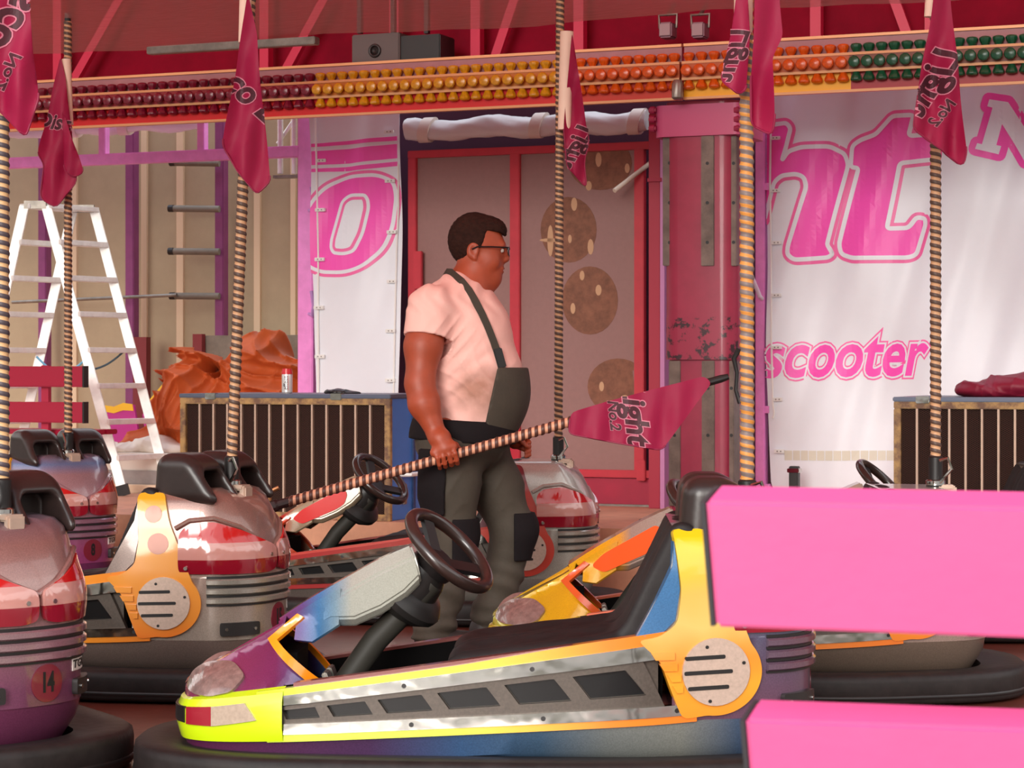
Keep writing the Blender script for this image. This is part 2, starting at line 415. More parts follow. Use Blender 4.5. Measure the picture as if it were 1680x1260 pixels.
# back wall of the trailer and its ribs
gw = mat('trailer_wall_grey', (172, 152, 122), .7, var=.07, vscale=4, bump=.05)
MB().box((-9, 1.8, .3), (wp(520, 400, 1.8).x, 1.86, 3.3)).build('wall_back', gw, wall=True, kind='structure')
MB().box((wp(500, 400, .16).x, .14, .3), (8, .2, 3.1)).build('wall_panel', mat('backing_mauve', (88, 50, 74), .7), wall=True, kind='structure')
MB().box((wp(505, 400, .16).x, .14, .3), (wp(505, 400, .16).x+.03, 1.86, 3.2)).build('wall_side', gw, wall=True, kind='structure')
rib = mat('rib_cream', (222, 194, 160), .6)
mb = MB()
for i, (a, b) in enumerate(((119, 127), (233, 242), (291, 302), (418, 428), (478, 486))):
    mb.box((wp(a, 400, 1.79).x, 1.775, .36), (wp(b, 400, 1.79).x, 1.8, 3.25))
mb.build('trim_3', rib, wall=True, kind='structure')

def wbox(px0, py0, px1, py1, e0, e1):
    """box from a rectangle in the photograph whose front face lies at depth e0 of the wall frame"""
    pc = (px0+px1)/2; a, b = wp(px0, py0, e0), wp(px1, py1, e0)
    return (a.x, e0, wp(pc, py1, e0).z), (b.x, e1, wp(pc, py0, e0).z)
def wt(name, label, cat, px, py, e, group=None, z=None):
    b = wp(px, py, e)
    if z is not None: b.z = z
    return tag(wall_empty(name, b), label, cat, group), tuple(b)

# posts in the trailer
for (a, b, lab) in ((62, 75, 'dark purple steel post in the trailer, beside the leftmost ladder stile'), (205, 219, 'dark purple steel post in the trailer, seen right of the stepladder'), (352, 366, 'dark purple steel post carrying four grey pegs')):
    r, o = wt('steel_post', lab, 'post', (a+b)/2, 700, 1.55, z=.36)
    MB().box((wp(a, 400, 1.55).x, 1.55, .36), (wp(b, 400, 1.55).x, 1.63, 3.0)).build('upright', M['dpurple'], r, off=o, bevel=.006)
    MB().box((wp(a-4, 400, 1.55).x, 1.53, .36), (wp(b+4, 400, 1.55).x, 1.65, .38)).build('foot_plate', M['dpurple'], r, off=o)
    if a == 352:
        for y, l in ((268, 72), (343, 74), (413, 74), (486, 72)):
            p0, p1 = wp(360, y, 1.5), wp(360-l, y, 1.5); m_ = MB(); m_.tube([(p0.x, 1.5, p0.z), (p1.x, 1.44, p1.z)], .024, 12)
            pg = m_.build('peg', mat('peg_grey', (120, 112, 100), .7, var=.2), r, smooth=True, off=o)
            MB().cyl((p1.x+.03, 1.44, p1.z), (p1.x-.008, 1.438, p1.z), .026, 12).build('peg_cap', M['black'], pg, smooth=True, off=o)
# rail rod
a, b = wp(20, 496, 1.4), wp(290, 484, 1.4)
tag(MB().cyl((a.x, 1.4, a.z), (b.x, 1.4, b.z), .012, 10).build('rail_rod', M['steel'], smooth=True, off=(a.x, 1.4, a.z), wall=True), 'thin grey rod running level behind the stepladder to the lowest peg', 'rod')
# purple gate frame
r, o = wt('gate_frame', 'light purple steel gate frame across the trailer opening', 'frame', 500, 800, -.02, z=.36)
a = wbox(488, 190, 513, 640, -.02, .06); MB().box((a[0][0], -.02, .36), (a[1][0], .06, 2.8)).build('post', M['purple'], r, off=o, bevel=.006)
p0, p1 = wp(-20, 268, -.02), wp(490, 240, -.02)
MB().box((p0.x, -.02, p1.z-.065), (p1.x, .05, p1.z+.005)).build('rail', M['purple'], r, off=o, bevel=.005)
for px, y0 in ((166, 200), (328, 185)):
    q = wp(px, y0, -.02); MB().box((q.x-.025, -.015, p1.z), (q.x+.025, .045, 2.85)).build('stay', M['purple'], r, off=o, bevel=.004)
for y in (345, 515):
    q = wp(512, y, -.03); m_ = MB(); m_.tube([(q.x-.02, -.03, q.z), (q.x+.02, -.07, q.z-.01), (q.x+.03, -.07, q.z+.05), (q.x+.01, -.06, q.z+.14)], .011, 8)
    m_.build('latch_hook', mat('latch_lilac', (190, 140, 200), .35), r, smooth=True, off=o)
# aluminium truss end by the post
r, o = wt('truss_end', 'aluminium ladder-truss end hanging beside the purple post', 'truss', 472, 290, .3)
for px in (460, 483):
    a, b = wp(px, 185, .3), wp(px, 285, .3); MB().cyl((a.x, .3, a.z), (b.x, .3, b.z), .018, 12).build('chord', M['alu'], r, smooth=True, off=o)
a, b = wp(452, 235, .3), wp(490, 180, .3); MB().cyl((a.x, .33, a.z), (b.x, .33, b.z), .012, 10).build('brace', M['alu'], r, smooth=True, off=o)
a, b = wp(450, 288, .3), wp(490, 288, .3); MB().box((a.x, .28, a.z-.02), (b.x, .34, a.z)).build('end_plate', M['steel'], r, off=o)
# rolled white tarpaulins
tw = mat('tarp_white', (226, 226, 222), .5, var=.06, vscale=3, bump=.25, bscale=14)
def roll(name, lab, px0, py0, px1, py1, rad, e, straps):
    r, o = wt(name, lab, 'tarpaulin', (px0+px1)/2, (py0+py1)/2, e)
    a, b = wp(px0, py0, e), wp(px1, py1, e); pts = []; n = 48; rings = []
    for i in range(n+1):
        t = i/n; c = a.lerp(b, t); rr = rad*(1+.03*math.sin(t*41)+.05*math.sin(t*17+1)); ring = []
        for k in range(20):
            an = 2*math.pi*k/20; q = rr*(1+.05*math.sin(3*an+t*22)+.04*math.sin(5*an-t*47)+.03*math.sin(9*an+t*80))
            ring.append((c.x, e+q*math.cos(an), c.z+q*math.sin(an)-.02*math.sin(t*9)**2))
        rings.append(ring)
    MB().loft(rings).build('roll', tw, r, smooth=1.2, off=o)
    for t in straps:
        c = a.lerp(b, t); m_ = MB()
        m_.loft([[(c.x+dx+.02*math.sin(an), e+(rad*1.16+h)*math.cos(an), c.z-.01+(rad*1.16+h)*math.sin(an)) for an in [2*math.pi*k/20 for k in range(20)]] for dx, h in ((-.035, -.02), (-.035, .004), (.035, .004), (.035, -.02))], caps=False)
        m_.build('strap', mat('strap_cream', (226, 214, 200), .6), r, smooth=True, off=o)
roll('rolled_tarpaulin', 'rolled white tarpaulin strapped above the red panel doors', 668, 212, 1062, 196, .062, -.12, (.09, .56, .96))
roll('rolled_tarpaulin', 'rolled white tarpaulin above the purple gate rail', 18, 212, 330, 196, .055, .15, (.35, .62))
# ------------------------------------------------------------------ panel doors
red = mat('door_red', (196, 44, 60), .4, var=.1)
pan = mat('panel_umber', (152, 113, 107), .55, var=.05, vscale=30)
r, o = wt('panel_door', 'brown panel doors in a red steel frame behind the man', 'door', 860, 800, -.1, z=.36)
def fr(px0, py0, px1, py1, name='frame_bar', m=red, e0=-.1, e1=-.05, par=None, bev=.004):
    a = wbox(px0, py0, px1, py1, e0, e1); return MB().box(*a).build(name, m, par or r, off=o, bevel=bev)
zt, zb = wp(860, 240, -.1).z, wp(860, 778, -.1).z
for a, b in ((669, 682), (836, 852), (1040, 1056)):
    MB().box((wp(a, 500, -.1).x, -.1, zb), (wp(b, 500, -.1).x, -.05, zt)).build('frame_post', red, r, off=o, bevel=.004)
for z in (zt, zb+.035):
    MB().box((wp(669, 500, -.1).x, -.105, z-.045), (wp(1070, 500, -.1).x, -.05, z)).build('frame_rail', red, r, off=o, bevel=.004)
pn = [MB().box((wp(a, 500, -.07).x, -.07, zb), (wp(b, 500, -.07).x, -.05, zt)).build('panel', pan, r, off=o) for a, b in ((676, 842), (846, 1048))]
fr(678, 412, 691, 474, 'hinge_bar', red, -.13, -.1)
fr(1044, 755, 1058, 789, 'bolt_block', red, -.13, -.1)
wornm = mat('bare_wood_patch', (134, 88, 66), .7, var=.3, vscale=18)
markm = mat('bare_wood_white', (206, 164, 126), .7)
def onwall(e):
    return lambda u, v, h: (wp(u, v, e).x, e-h, wp(u, v, e).z)
def ell2(cx, cy, rx, ry, n=28, a0=0.): return [(cx+rx*math.cos(2*math.pi*k/n+a0), cy+ry*math.sin(2*math.pi*k/n+a0)) for k in range(n)]
for cx, cy, rx, ry, mk in ((933, 377, 46, 54, ((942, 335, 5, 11), (903, 395, 5, 26), (903, 394, 18, 3), (935, 392, 3, 7), (969, 405, 5, 13))), (968, 493, 46, 56, ((955, 452, 4, 8), (982, 476, 5, 9), (940, 506, 4, 9))),
                           (985, 268, 52, 44, ((982, 262, 5, 12), (966, 305, 5, 8), (1029, 276, 4, 8))), (1014, 634, 50, 46, ((987, 634, 4, 8), (1025, 655, 7, 7)))):
    cl = [(856, 245), (1039, 235), (1039, 760), (856, 760)]
    w = patch(cut(poly_bm([ell2(cx, cy, rx, ry)]), 8), onwall(-.07), .002, clip=cl).build('worn_patch', wornm, pn[1], off=o)
    m_ = MB()
    for q in mk: patch(poly_bm([ell2(*q, n=12)]), onwall(-.072), .001, m_)
    m_.build('scrape', markm, w, off=o)
# kick board under the doors
tag(MB().box(*[tuple(q) for q in wbox(655, 782, 1085, 824, -.08, .1)]).build('kick_board', M['crimson'], off=tuple(wp(860, 824, -.08)), wall=True), 'crimson kick board below the panel doors', 'board')
a = wbox(655, 824, 1085, 834, -.12, -.083); tag(MB().box((a[0][0], a[0][1], .36), a[1]).build('threshold_rail', M['steel'], off=(a[0][0]+1, -.12, .36), wall=True), 'grey metal threshold rail along the foot of the kick board', 'rail')
a, b = wp(1008, 313, -.3), wp(1063, 262, -.15)
tag(MB().cyl((a.x, -.3, a.z), (b.x, -.06, b.z), .014, 12).build('handle_rod', mat('rod_cream', (214, 200, 178), .5), smooth=True, off=tuple(a), wall=True), 'short cream rod sticking out slantwise from the red door post', 'rod')
r, o = wt('red_post', 'crimson steel post between the panel doors and the big column', 'post', 1073, 800, -.25, z=.36)
MB().box((wp(1064, 500, -.25).x, -.25, .36), (wp(1083, 500, -.25).x, -.13, 2.62)).build('upright', mat('post_red', (170, 34, 60), .45), r, off=o, bevel=.004)
MB().box((wp(1083, 500, -.25).x, -.25, .36), (wp(1090, 500, -.25).x, -.13, 2.6)).build('edge_strip', mat('lilac_pink', (196, 130, 178), .5), r, off=o)
MB().box((wp(1062, 500, -.27).x, -.27, wp(1073, 292, -.27).z-.02), (wp(1084, 500, -.27).x, -.25, wp(1073, 292, -.27).z)).build('collar', M['crimson'], r, off=o)
# ------------------------------------------------------------------ big column
ce = -1.42
colm = mat('column_pink', (152, 36, 66), .45, coat=.2, var=.16, vscale=5)
rust = mat('column_chipped', (152, 36, 66), .45, coat=.2, vscale=16, dirt=((54, 20, 30), .42, .47))
r, o = wt('support_column', 'thick crimson steel column with grey slotted channels', 'column', 1145, 800, ce, z=.36)
cx_ = wp(1146, 400, ce).x; hw = (wp(1206, 400, ce).x-wp(1085, 400, ce).x)/2
def cring(z, w, d, rr, n=6):
    pts = []
    for sx, sy, a0 in ((1, 1, 0), (-1, 1, 90), (-1, -1, 180), (1, -1, 270)):
        for k in range(n+1):
            an = math.radians(a0+90*k/n); pts.append((cx_+sx*(w-rr)+rr*math.cos(an), ce+.2+sy*(d-rr)+rr*math.sin(an), z))
    return pts
zc = lambda y: wp(1146, y, ce).z
MB().loft([cring(z, hw, .2, .09) for z in (zc(590), zc(430), zc(300), zc(165))]).build('sleeve', rust if False else colm, r, smooth=.9, off=o)
MB().loft([cring(z, hw*1.004, .201, .09) for z in (zc(590), zc(520))], caps=False).build('chipped_band', rust, r, smooth=.9, off=o)
MB().loft([cring(z, hw*.93, .18, .08) for z in (.36, zc(588))]).build('lower_tube', colm, r, smooth=.9, off=o)
MB().loft([cring(z, hw*1.2, .215, .05) for z in (zc(223), zc(171))]).build('collar', mat('collar_pink', (190, 74, 116), .45), r, smooth=.9, bevel=0, off=o)
chm = mat('channel_steel', (110, 92, 84), .5, .4, var=.35, vscale=9)
for a, b, y0, y1 in ((1087, 1110, 223, 436), (1150, 1171, 223, 436), (1199, 1208, 223, 436), (1097, 1116, 592, 830), (1151, 1172, 592, 830), (1196, 1204, 592, 830)):
    e0 = ce-.012 if y0 < 500 else ce+.012
    if a in (1087, 1199): e0 = ce+.02
    q = wbox(a, y0, b, y1, e0, ce+.12); q = ((q[0][0], q[0][1], max(q[0][2], .37)), q[1]); ch = MB().box(*q).build('channel', chm, r, off=o, bevel=.003)
    m_ = MB(); xm = (q[0][0]+q[1][0])/2
    for zz in np.linspace(q[0][2]+.12, q[1][2]-.14, 3): m_.cyl((xm, e0-.002, zz), (xm, e0+.02, zz), .009, 10)
    m_.build('slot_hole', M['black'], ch, off=o)
for px in (1071, 1209):
    for y in (181, 196, 211):
        q = wp(px, y, ce); m_ = MB(); m_.cyl((q.x-.02, ce-.0, q.z), (q.x+.02, ce-.0, q.z), .014, 6); m_.cyl((q.x-.012, ce, q.z), (q.x+.012, ce, q.z), .02, 12)
        m_.build('bolt', mat('bolt_crimson', (150, 30, 66), .45), r, smooth=.5, off=o)
# purple post right of the column, dark panel behind
r, o = wt('purple_post', 'slim lilac steel post between the column and the big banner', 'post', 1248, 800, -.2, z=.36)
MB().box((wp(1239, 500, -.2).x, -.2, .36), (wp(1254, 500, -.2).x, -.12, 2.75)).build('upright', M['purple'], r, off=o, bevel=.005)
q = wp(1250, 490, -.22); MB().tube([(q.x, -.22, q.z), (q.x-.0, -.26, q.z+.01), (q.x-.05, -.26, q.z+.13)], .012, 10).build('latch_handle', mat('latch_white', (222, 206, 222), .3), r, smooth=True, off=o)
for y in (306, 672, 800): q = wp(1248, y, -.2); MB().box((q.x, -.19, q.z-.02), (q.x+.045, -.14, q.z+.02)).build('crossbar', M['purple'], r, off=o)
q = [wp(x, y, ce-.03) for x, y in ((1213, 572), (1204, 588), (1209, 612), (1207, 640), (1214, 662))]
tag(MB().tube([(p.x, ce-.03, p.z) for p in q], [.016, .014, .010, .010, .012], 8).build('black_cable', M['black'], smooth=True, off=(q[0].x, ce-.03, q[0].z), wall=True), 'short black cable tied to the right side of the big column', 'cable')
r, o = wt('floor_jack', 'small black jack with bright top at the foot of the wide banner', 'jack', 1301, 800, -.45, z=.36)
a = wbox(1294, 765, 1309, 800, -.45, -.40); MB().box((a[0][0], -.45, .36), a[1]).build('upright', M['black'], r, off=o, bevel=.004)
MB().box((a[0][0]-.008, -.46, a[1][2]-.035), (a[1][0]+.008, -.39, a[1][2]-.012)).build('head', M['chrome'], r, off=o, bevel=.003)
MB().box((a[0][0]-.03, -.48, .36), (a[1][0]+.03, -.37, .372)).build('foot_plate', M['black'], r, off=o)
# ------------------------------------------------------------------ banners
def ripple(px, py): return .018*math.sin(px*.045+py*.008)+.012*math.sin(px*.021-py*.017+1)+.006*math.sin(px*.11+py*.03)
bw = mat('banner_white', (236, 240, 246), .42, var=.03, vscale=2)
bpk = mat('banner_pink', (255, 88, 190), .42); bpd = mat('banner_pink_edge', (250, 112, 176), .42)
bcord = mat('cord_white', (240, 238, 232), .5)
def onban(e): return lambda u, v, h: (wp(u, v, e).x, e-.03+ripple(u, v)-h, wp(u, v, e).z)
def banner(lab, poly, e, base):
    r = tag(wall_empty('banner', base), lab, 'banner')
    patch(cut(poly_bm([poly]), 14), onban(e), .003).build('cloth', bw, r, smooth=True, off=base)
    return r
Z3 = lambda pts, x0, y0, k: [(x0+x/k, y0+y/k) for x, y in pts]
# left banner: end of a word, with the round letter o
b1 = tuple(wp(585, 650, -.14)); LB = [(511, 150), (660, 150), (661, 250), (659, 652), (522, 652), (514, 400)]
r = banner('narrow white banner with pink letter o left of the panel doors', LB, -.14, b1)
q2 = lambda pts: Z3(pts, 500, 180, 4.2)
oc = q2(round_poly([(60, 620), (150, 520), (300, 455), (520, 440), (640, 490), (655, 600), (620, 820), (560, 970), (430, 1090), (300, 1135), (130, 1130), (50, 1100), (-60, 1000), (-30, 800)], 90))
ic = q2(round_poly([(260, 625), (330, 580), (440, 580), (465, 620), (470, 680), (430, 860), (370, 985), (300, 1008), (220, 1000), (190, 960), (190, 900)], 50))
def letter(r, name, splines, off, m, h, e, base, clip):
    patch(cut(curve_bm(splines, off), 9), onban(e), h, base=h-.002, clip=clip).build(name, m, r, smooth=False, off=base)
def stroke_bm(pts, w):
    out = []; n = len(pts)
    for i in range(n):
        a, b = Vector(pts[i]), Vector(pts[(i+1) % n]); d = b-a
        if d.length < 1e-6: continue
        q = Vector((-d.y, d.x)).normalized()*w; out.append([tuple(a+q), tuple(b+q), tuple(b-q), tuple(a-q)])
    return out
def stroked(r, name, pts, w, m, h, e, base, clip):
    mb = MB(); patch(cut(poly_bm(stroke_bm(pts, w)), 9), onban(e), h, mb, base=h-.0012, clip=clip)
    step = max(1, len(pts)//60)
    patch(cut(poly_bm([ell2(p[0], p[1], w, w, 14) for p in pts[::1]]), 9), onban(e), h+.0002, mb, base=h-.001, clip=clip)
    if mb.v: mb.build(name, m, r, off=base)
bands = [q2([(20, 240), (700, 185), (700, 215), (20, 262)]), q2([(20, 290), (320, 272), (700, 238), (700, 335), (320, 372), (20, 385)]), q2([(20, 410), (320, 395), (700, 358), (700, 388), (320, 425), (20, 432)])]
for b_ in bands: patch(cut(poly_bm([b_]), 9), onban(-.14), .005, clip=LB).build('printed_band', bpk, r, off=b1)
letter(r, 'letter_edge', [oc], 5.5, bpd, .005, -.14, b1, LB)
letter(r, 'letter_gap', [oc], 0.5, bw, .0065, -.14, b1, LB)
letter(r, 'letter_o', [oc], -5.5, bpk, .008, -.14, b1, LB)
letter(r, 'letter_gap', [ic], 0., bw, .0095, -.14, b1, LB)
letter(r, 'letter_edge', [ic], -5.5, bpd, .011, -.14, b1, LB)
letter(r, 'letter_gap', [ic], -10.5, bw, .0125, -.14, b1, LB)
def cord(r, pts, e, base, rad=.006):
    MB().tube([tuple(onban(e)(x, y, .012)) for x, y in pts], rad, 8).build('cord', bcord, r, smooth=True, off=base)
def clip_(r, x, y, e, base):
    a, b = onban(e)(x-8, y+3, .02), onban(e)(x+8, y-3, .02)
    c = MB().box((a[0], min(a[1], b[1])-.004, a[2]), (b[0], max(a[1], b[1])+.004, b[2])).build('clip', M['white'], r, off=base, bevel=.002)
    m_ = MB()
    for d in (.35, .7): xx = a[0]+(b[0]-a[0])*d; m_.cyl((xx, min(a[1], b[1])-.006, (a[2]+b[2])/2), (xx, min(a[1], b[1]), (a[2]+b[2])/2), .004, 8)
    m_.build('rivet', M['steel'], c, off=base)
cord(r, [(522, 185), (523, 300), (526, 420), (527, 520), (527, 648)], -.14, b1)
cord(r, [(659, 270), (656, 340), (652, 400), (652, 520), (651, 645)], -.14, b1)
for y in (264, 345, 426, 505, 585): clip_(r, 530, y, -.14, b1)
for y in (218, 298, 381, 462, 543, 624): clip_(r, 646, y, -.14, b1)
# right banner: ht / N / cooter
b2 = tuple(wp(1480, 790, -.14)); RB = [(1260, 120), (1730, 100), (1730, 830), (1275, 830), (1266, 790), (1262, 600)]
r = banner('wide white banner with large pink lettering on the right', RB, -.14, b2)
q3 = lambda pts: Z3(pts, 1240, 140, 1680/440)
h_c = q3(round_poly([(60, 255), (205, 240), (235, 275), (205, 400), (180, 480), (220, 420), (300, 392), (470, 385), (560, 430), (585, 500), (570, 560), (455, 1000), (475, 1030), (490, 1060), (460, 1080), (250, 1095), (210, 1060), (215, 1010), (335, 640), (320, 580), (270, 560), (180, 570), (130, 610), (60, 860), (0, 900), (0, 300)], 26))
t_c = q3(round_poly([(600, 515), (608, 380), (660, 345), (760, 310), (870, 200), (1000, 190), (965, 320), (1150, 310), (1135, 465), (910, 490), (830, 900), (960, 895), (1010, 825), (1060, 835), (1065, 870), (1010, 1060), (960, 1080), (620, 1085), (545, 1060), (530, 1000), (650, 520)], 26))
for cc, nm in ((h_c, 'letter_h'), (t_c, 'letter_t')): stroked(r, 'letter_edge', cc, 9., bpd, .005, -.14, b2, RB)
for cc, nm in ((h_c, 'letter_h'), (t_c, 'letter_t')):
    patch(cut(poly_bm([cc]), 9), onban(-.14), .0068, base=.0045, clip=RB).build(nm, bpk, r, off=b2); stroked(r, 'letter_gap', cc, 3.6, bw, .0085, -.14, b2, RB)
Nc = q3([(1470, 92), (1585, 108), (1735, 345), (1790, 150), (1755, 140), (1768, 95), (1920, 130), (1908, 175), (1870, 165), (1775, 500), (1690, 482), (1548, 245), (1515, 378), (1543, 384), (1528, 436), (1386, 404), (1398, 368), (1428, 374), (1490, 144), (1458, 136)])
stroked(r, 'letter_edge', Nc, 11, bpk, .005, -.14, b2, RB)
patch(cut(poly_bm([Nc]), 9), onban(-.14), .0072, base=.005, clip=RB).build('letter_n', bw, r, off=b2)
def word(r, txt, x, y, sx, sy, shear, layers, e, base, clip, rot=0.):
    for off, m, h, nm in layers:
        bm = xf_bm(text_bm(txt, 1, shear, off), x, y, rot, 1, sx, -sy)
        patch(cut(bm, 8), onban(e), h, base=h-.002, clip=clip).build(nm, m, r, off=base)
word(r, 'scooter', 1384, 584, 84, 106, .28, ((.075, bpd, .005, 'word_edge'), (.05, bw, .0065, 'word_gap'), (.022, bpk, .008, 'word_scooter')), -.14, b2, RB, rot=-.015)
cord(r, [(1268, 150), (1267, 300), (1268, 420), (1271, 560), (1272, 660), (1274, 678), (1272, 686)], -.14, b2)
for y in (228, 314, 399, 485, 570, 655, 740): clip_(r, 1276+(y-228)*.01, y, -.14, b2)
for k in range(15):
    x = 1288+k*14; pl = [(x, 739), (x+12.5, 739), (x+12.5, 755), (x, 755)]
    patch(poly_bm([pl]), onban(-.14), .006).build('sewn_loop', mat('loop_cream', (218, 214, 196), .5), r, off=b2)
# ------------------------------------------------------------------ radiator cabinets
yel = mat('frame_ochre', (176, 138, 84), .6, vscale=14, dirt=((110, 78, 58), .40, .60))
def meshmat():
    m = mat('grille_mesh', (52, 30, 26), .8, spec=.2); nt = m.node_tree; b = nt.nodes['Principled BSDF']
    tc = nt.nodes.new('ShaderNodeTexCoord'); mp = nt.nodes.new('ShaderNodeMapping'); mp.inputs['Scale'].default_value = (60, 60, 110)
    nt.links.new(tc.outputs['Object'], mp.inputs[0]); s = nt.nodes.new('ShaderNodeSeparateXYZ'); nt.links.new(mp.outputs[0], s.inputs[0])
    a = nt.nodes.new('ShaderNodeMath'); a.operation = 'ADD'; d = nt.nodes.new('ShaderNodeMath'); d.operation = 'SUBTRACT'
    for q in (a, d): nt.links.new(s.outputs[0], q.inputs[0]); nt.links.new(s.outputs[2], q.inputs[1])
    res = []
    for q in (a, d):
        f = nt.nodes.new('ShaderNodeMath'); f.operation = 'FRACT'; nt.links.new(q.outputs[0], f.inputs[0])
        g = nt.nodes.new('ShaderNodeMath'); g.operation = 'LESS_THAN'; g.inputs[1].default_value = .22; nt.links.new(f.outputs[0], g.inputs[0]); res.append(g)
    x = nt.nodes.new('ShaderNodeMath'); x.operation = 'MAXIMUM'; nt.links.new(res[0].outputs[0], x.inputs[0]); nt.links.new(res[1].outputs[0], x.inputs[1])
    r = nt.nodes.new('ShaderNodeMix'); r.data_type = 'RGBA'; r.inputs[6].default_value = lin((9, 6, 6)); r.inputs[7].default_value = lin((74, 44, 34))
    nt.links.new(x.outputs[0], r.inputs[0]); nt.links.new(r.outputs[2], b.inputs['Base Color']); return m
gmesh = meshmat(); barm = mat('grille_bar', (190, 162, 142), .5, .2, var=.1)
blue = mat('cabinet_blue', (66, 124, 200), .45, var=.06, vscale=4); lidm = mat('lid_slate', (92, 98, 116), .4, .3)
RE, RZ0, RZ1 = -1.8, .36, 1.025
def radiator(lab, s0, s1, nb, group, detail):
    base = ((s0+s1)/2, RE+.35, RZ0); r = tag(wall_empty('radiator_cabinet', base), lab, 'radiator', group)
    MB().box((s0+.004, RE+.03, RZ0), (s1-.004, RE+.72, RZ1-.02)).build('cabinet_body', blue, r, off=base, bevel=.004)
    MB().box((s0-.004, RE-.004, RZ1-.022), (s1+.004, RE+.73, RZ1)).build('lid', lidm, r, off=base, bevel=.004)
    w = .034
    for nm, a, b in (('frame_rail', (s0, RE, RZ1-.022-w), (s1, RE+.03, RZ1-.022)), ('frame_rail', (s0, RE, RZ0), (s1, RE+.03, RZ0+w)), ('frame_stile', (s0, RE, RZ0+w), (s0+w, RE+.03, RZ1-.022-w)), ('frame_stile', (s1-w, RE, RZ0+w), (s1, RE+.03, RZ1-.022-w))):
        MB().box(a, b).build(nm, yel, r, off=base, bevel=.003)
    MB().box((s0+w, RE+.022, RZ0+w), (s1-w, RE+.03, RZ1-.022-w)).build('grille_mesh', gmesh, r, off=base)
    for k in range(1, nb):
        x = s0+w+(s1-s0-2*w)*k/nb; MB().box((x-.005, RE+.004, RZ0+w), (x+.005, RE+.022, RZ1-.022-w)).build('grille_bar', barm, r, off=base)
    for t in detail:
        x = s0+(s1-s0)*t; MB().box((x-.03, RE-.01, RZ1-.03), (x+.035, RE+.03, RZ1+.004)).build('lid_catch', M['chrome'], r, off=base, bevel=.003)
    MB().tube([(s1+.0, RE+.12, .60), (s1+.05, RE+.14, .60), (s1+.05, RE+.55, .60), (s1, RE+.57, .60)], .012, 10).build('handle', M['alu'], r, smooth=True, off=base)
    MB().box((s1-.004, RE+.28, RZ0), (s1+.006, RE+.31, RZ1-.03)).build('side_seam', mat('seam_blue', (36, 66, 110), .5), r, off=base)
    for z in (.44, .51): MB().box((s1, RE+.15, z), (s1+.012, RE+.19, z+.04)).build('side_catch', M['steel'], r, off=base, bevel=.004)
    return r
sA0, sA1 = wp(295, 700, RE).x, wp(640, 700, RE).x
radiator('blue radiator cabinet with rusty framed grille, a can standing on it', sA0, sA1, 14, None, (.15, .75))
sB0 = wp(1466, 700, RE).x
radiator('radiator cabinet with rusty framed grille, crimson cloth heaped on top', sB0, sB0+1.15, 14, None, (.12,))
# can on the left cabinet
q = wp(471, 648, RE+.2); cb = (q.x, RE+.2, RZ1)
r = tag(wall_empty('drink_can', cb), 'tall silver drink can with red rim on the blue cabinet', 'can')
cr = .029; ch_ = .135
MB().lathe([(.022, 0), (cr, .008), (cr, ch_-.02), (.024, ch_-.004), (.024, ch_), (.02, ch_-.003)], 24, cb).build('can_body', mat('can_silver', (226, 222, 220), .25, .5), r, smooth=.6, off=cb)
MB().lathe([(cr*1.01, ch_-.03), (cr*1.01, ch_-.018), (.0255, ch_-.003), (.0255, ch_+.001)], 24, cb).build('can_rim', mat('can_red', (206, 36, 48), .3), r, smooth=.6, off=cb)
def oncan(u, v, h):
    a = u/cr-math.pi/2; return (cb[0]+(cr+h)*math.cos(a), cb[1]+(cr+h)*math.sin(a), cb[2]+v)
patch(cut(xf_bm(text_bm('effect', .034, 0, .0006), .006, .058, math.pi/2), .006), oncan, .0006, base=.0001).build('can_lettering', mat('can_ink', (50, 44, 50), .5), r, off=cb)
m_ = MB()
for k in range(9): patch(cut(poly_bm([[(.019, .02+.009*k), (.023, .02+.009*k), (.023, .025+.009*k), (.019, .025+.009*k)]]), .004), oncan, .0006, m_, base=.0001)
m_.build('can_dots', mat('can_red', (206, 36, 48)), r, off=cb)
# crimson cloth heap on the right cabinet
def heap(name, lab, cat, base, ells, m, amp, freq, res, parent=None):
    lo = [min(c[i]-rr[i] for c, rr in ells)-.05 for i in range(3)]; hi = [max(c[i]+rr[i] for c, rr in ells)+.05 for i in range(3)]; lo[2] = max(lo[2], -.02)
    Fd = Field(lo, hi, res)
    for c, rr in ells: Fd.ell(c, rr, .05)
    x, y, z = Fd.grid(); q = freq
    wx = .9*np.sin(z*q*.31+y*q*.2+.5)+.5*np.sin(x*q*.23-z*q*.41+2); wz = .9*np.sin(x*q*.27+1.3)+.5*np.sin(z*q*.33+x*q*.47)
    def fold(a, w): t = np.abs(np.sin(a)); return (1-t)**w
    f = 1.0*fold(x*q*.22+z*q*.30+wx, 2.2)+.8*fold(x*q*.34-z*q*.24+wz+.7, 2.2)+.45*fold(z*q*.75+x*q*.25+1.6*wx+y*q*.2, 2.5)+.35*fold(x*q*.85-z*q*.35+1.8*wz, 2.5)
    Fd.D = Fd.D-amp*(f-.7); Fd.D = np.maximum(Fd.D, -z+0*x+0*y).astype(np.float32)
    me = Fd.mesh(name, m); bm = bmesh.new(); bm.from_mesh(me); seen = set(); isl = []
    for v in bm.verts:
        if v in seen: continue
        st_ = [v]; seen.add(v); g = []
        while st_:
            w = st_.pop(); g.append(w)
            for e in w.link_edges:
                u = e.other_vert(w)
                if u not in seen: seen.add(u); st_.append(u)
        isl.append(g)
    isl.sort(key=len); bmesh.ops.delete(bm, geom=[v for g in isl[:-1] for v in g], context='VERTS'); bm.to_mesh(me); bm.free()
    o = link_mesh(name, me, None, wall_world(*base), TH); return tag(o, lab, cat)
clothm = mat('cloth_crimson', (128, 16, 46), .55, bump=.05)
q = wp(1650, 655, RE+.3)
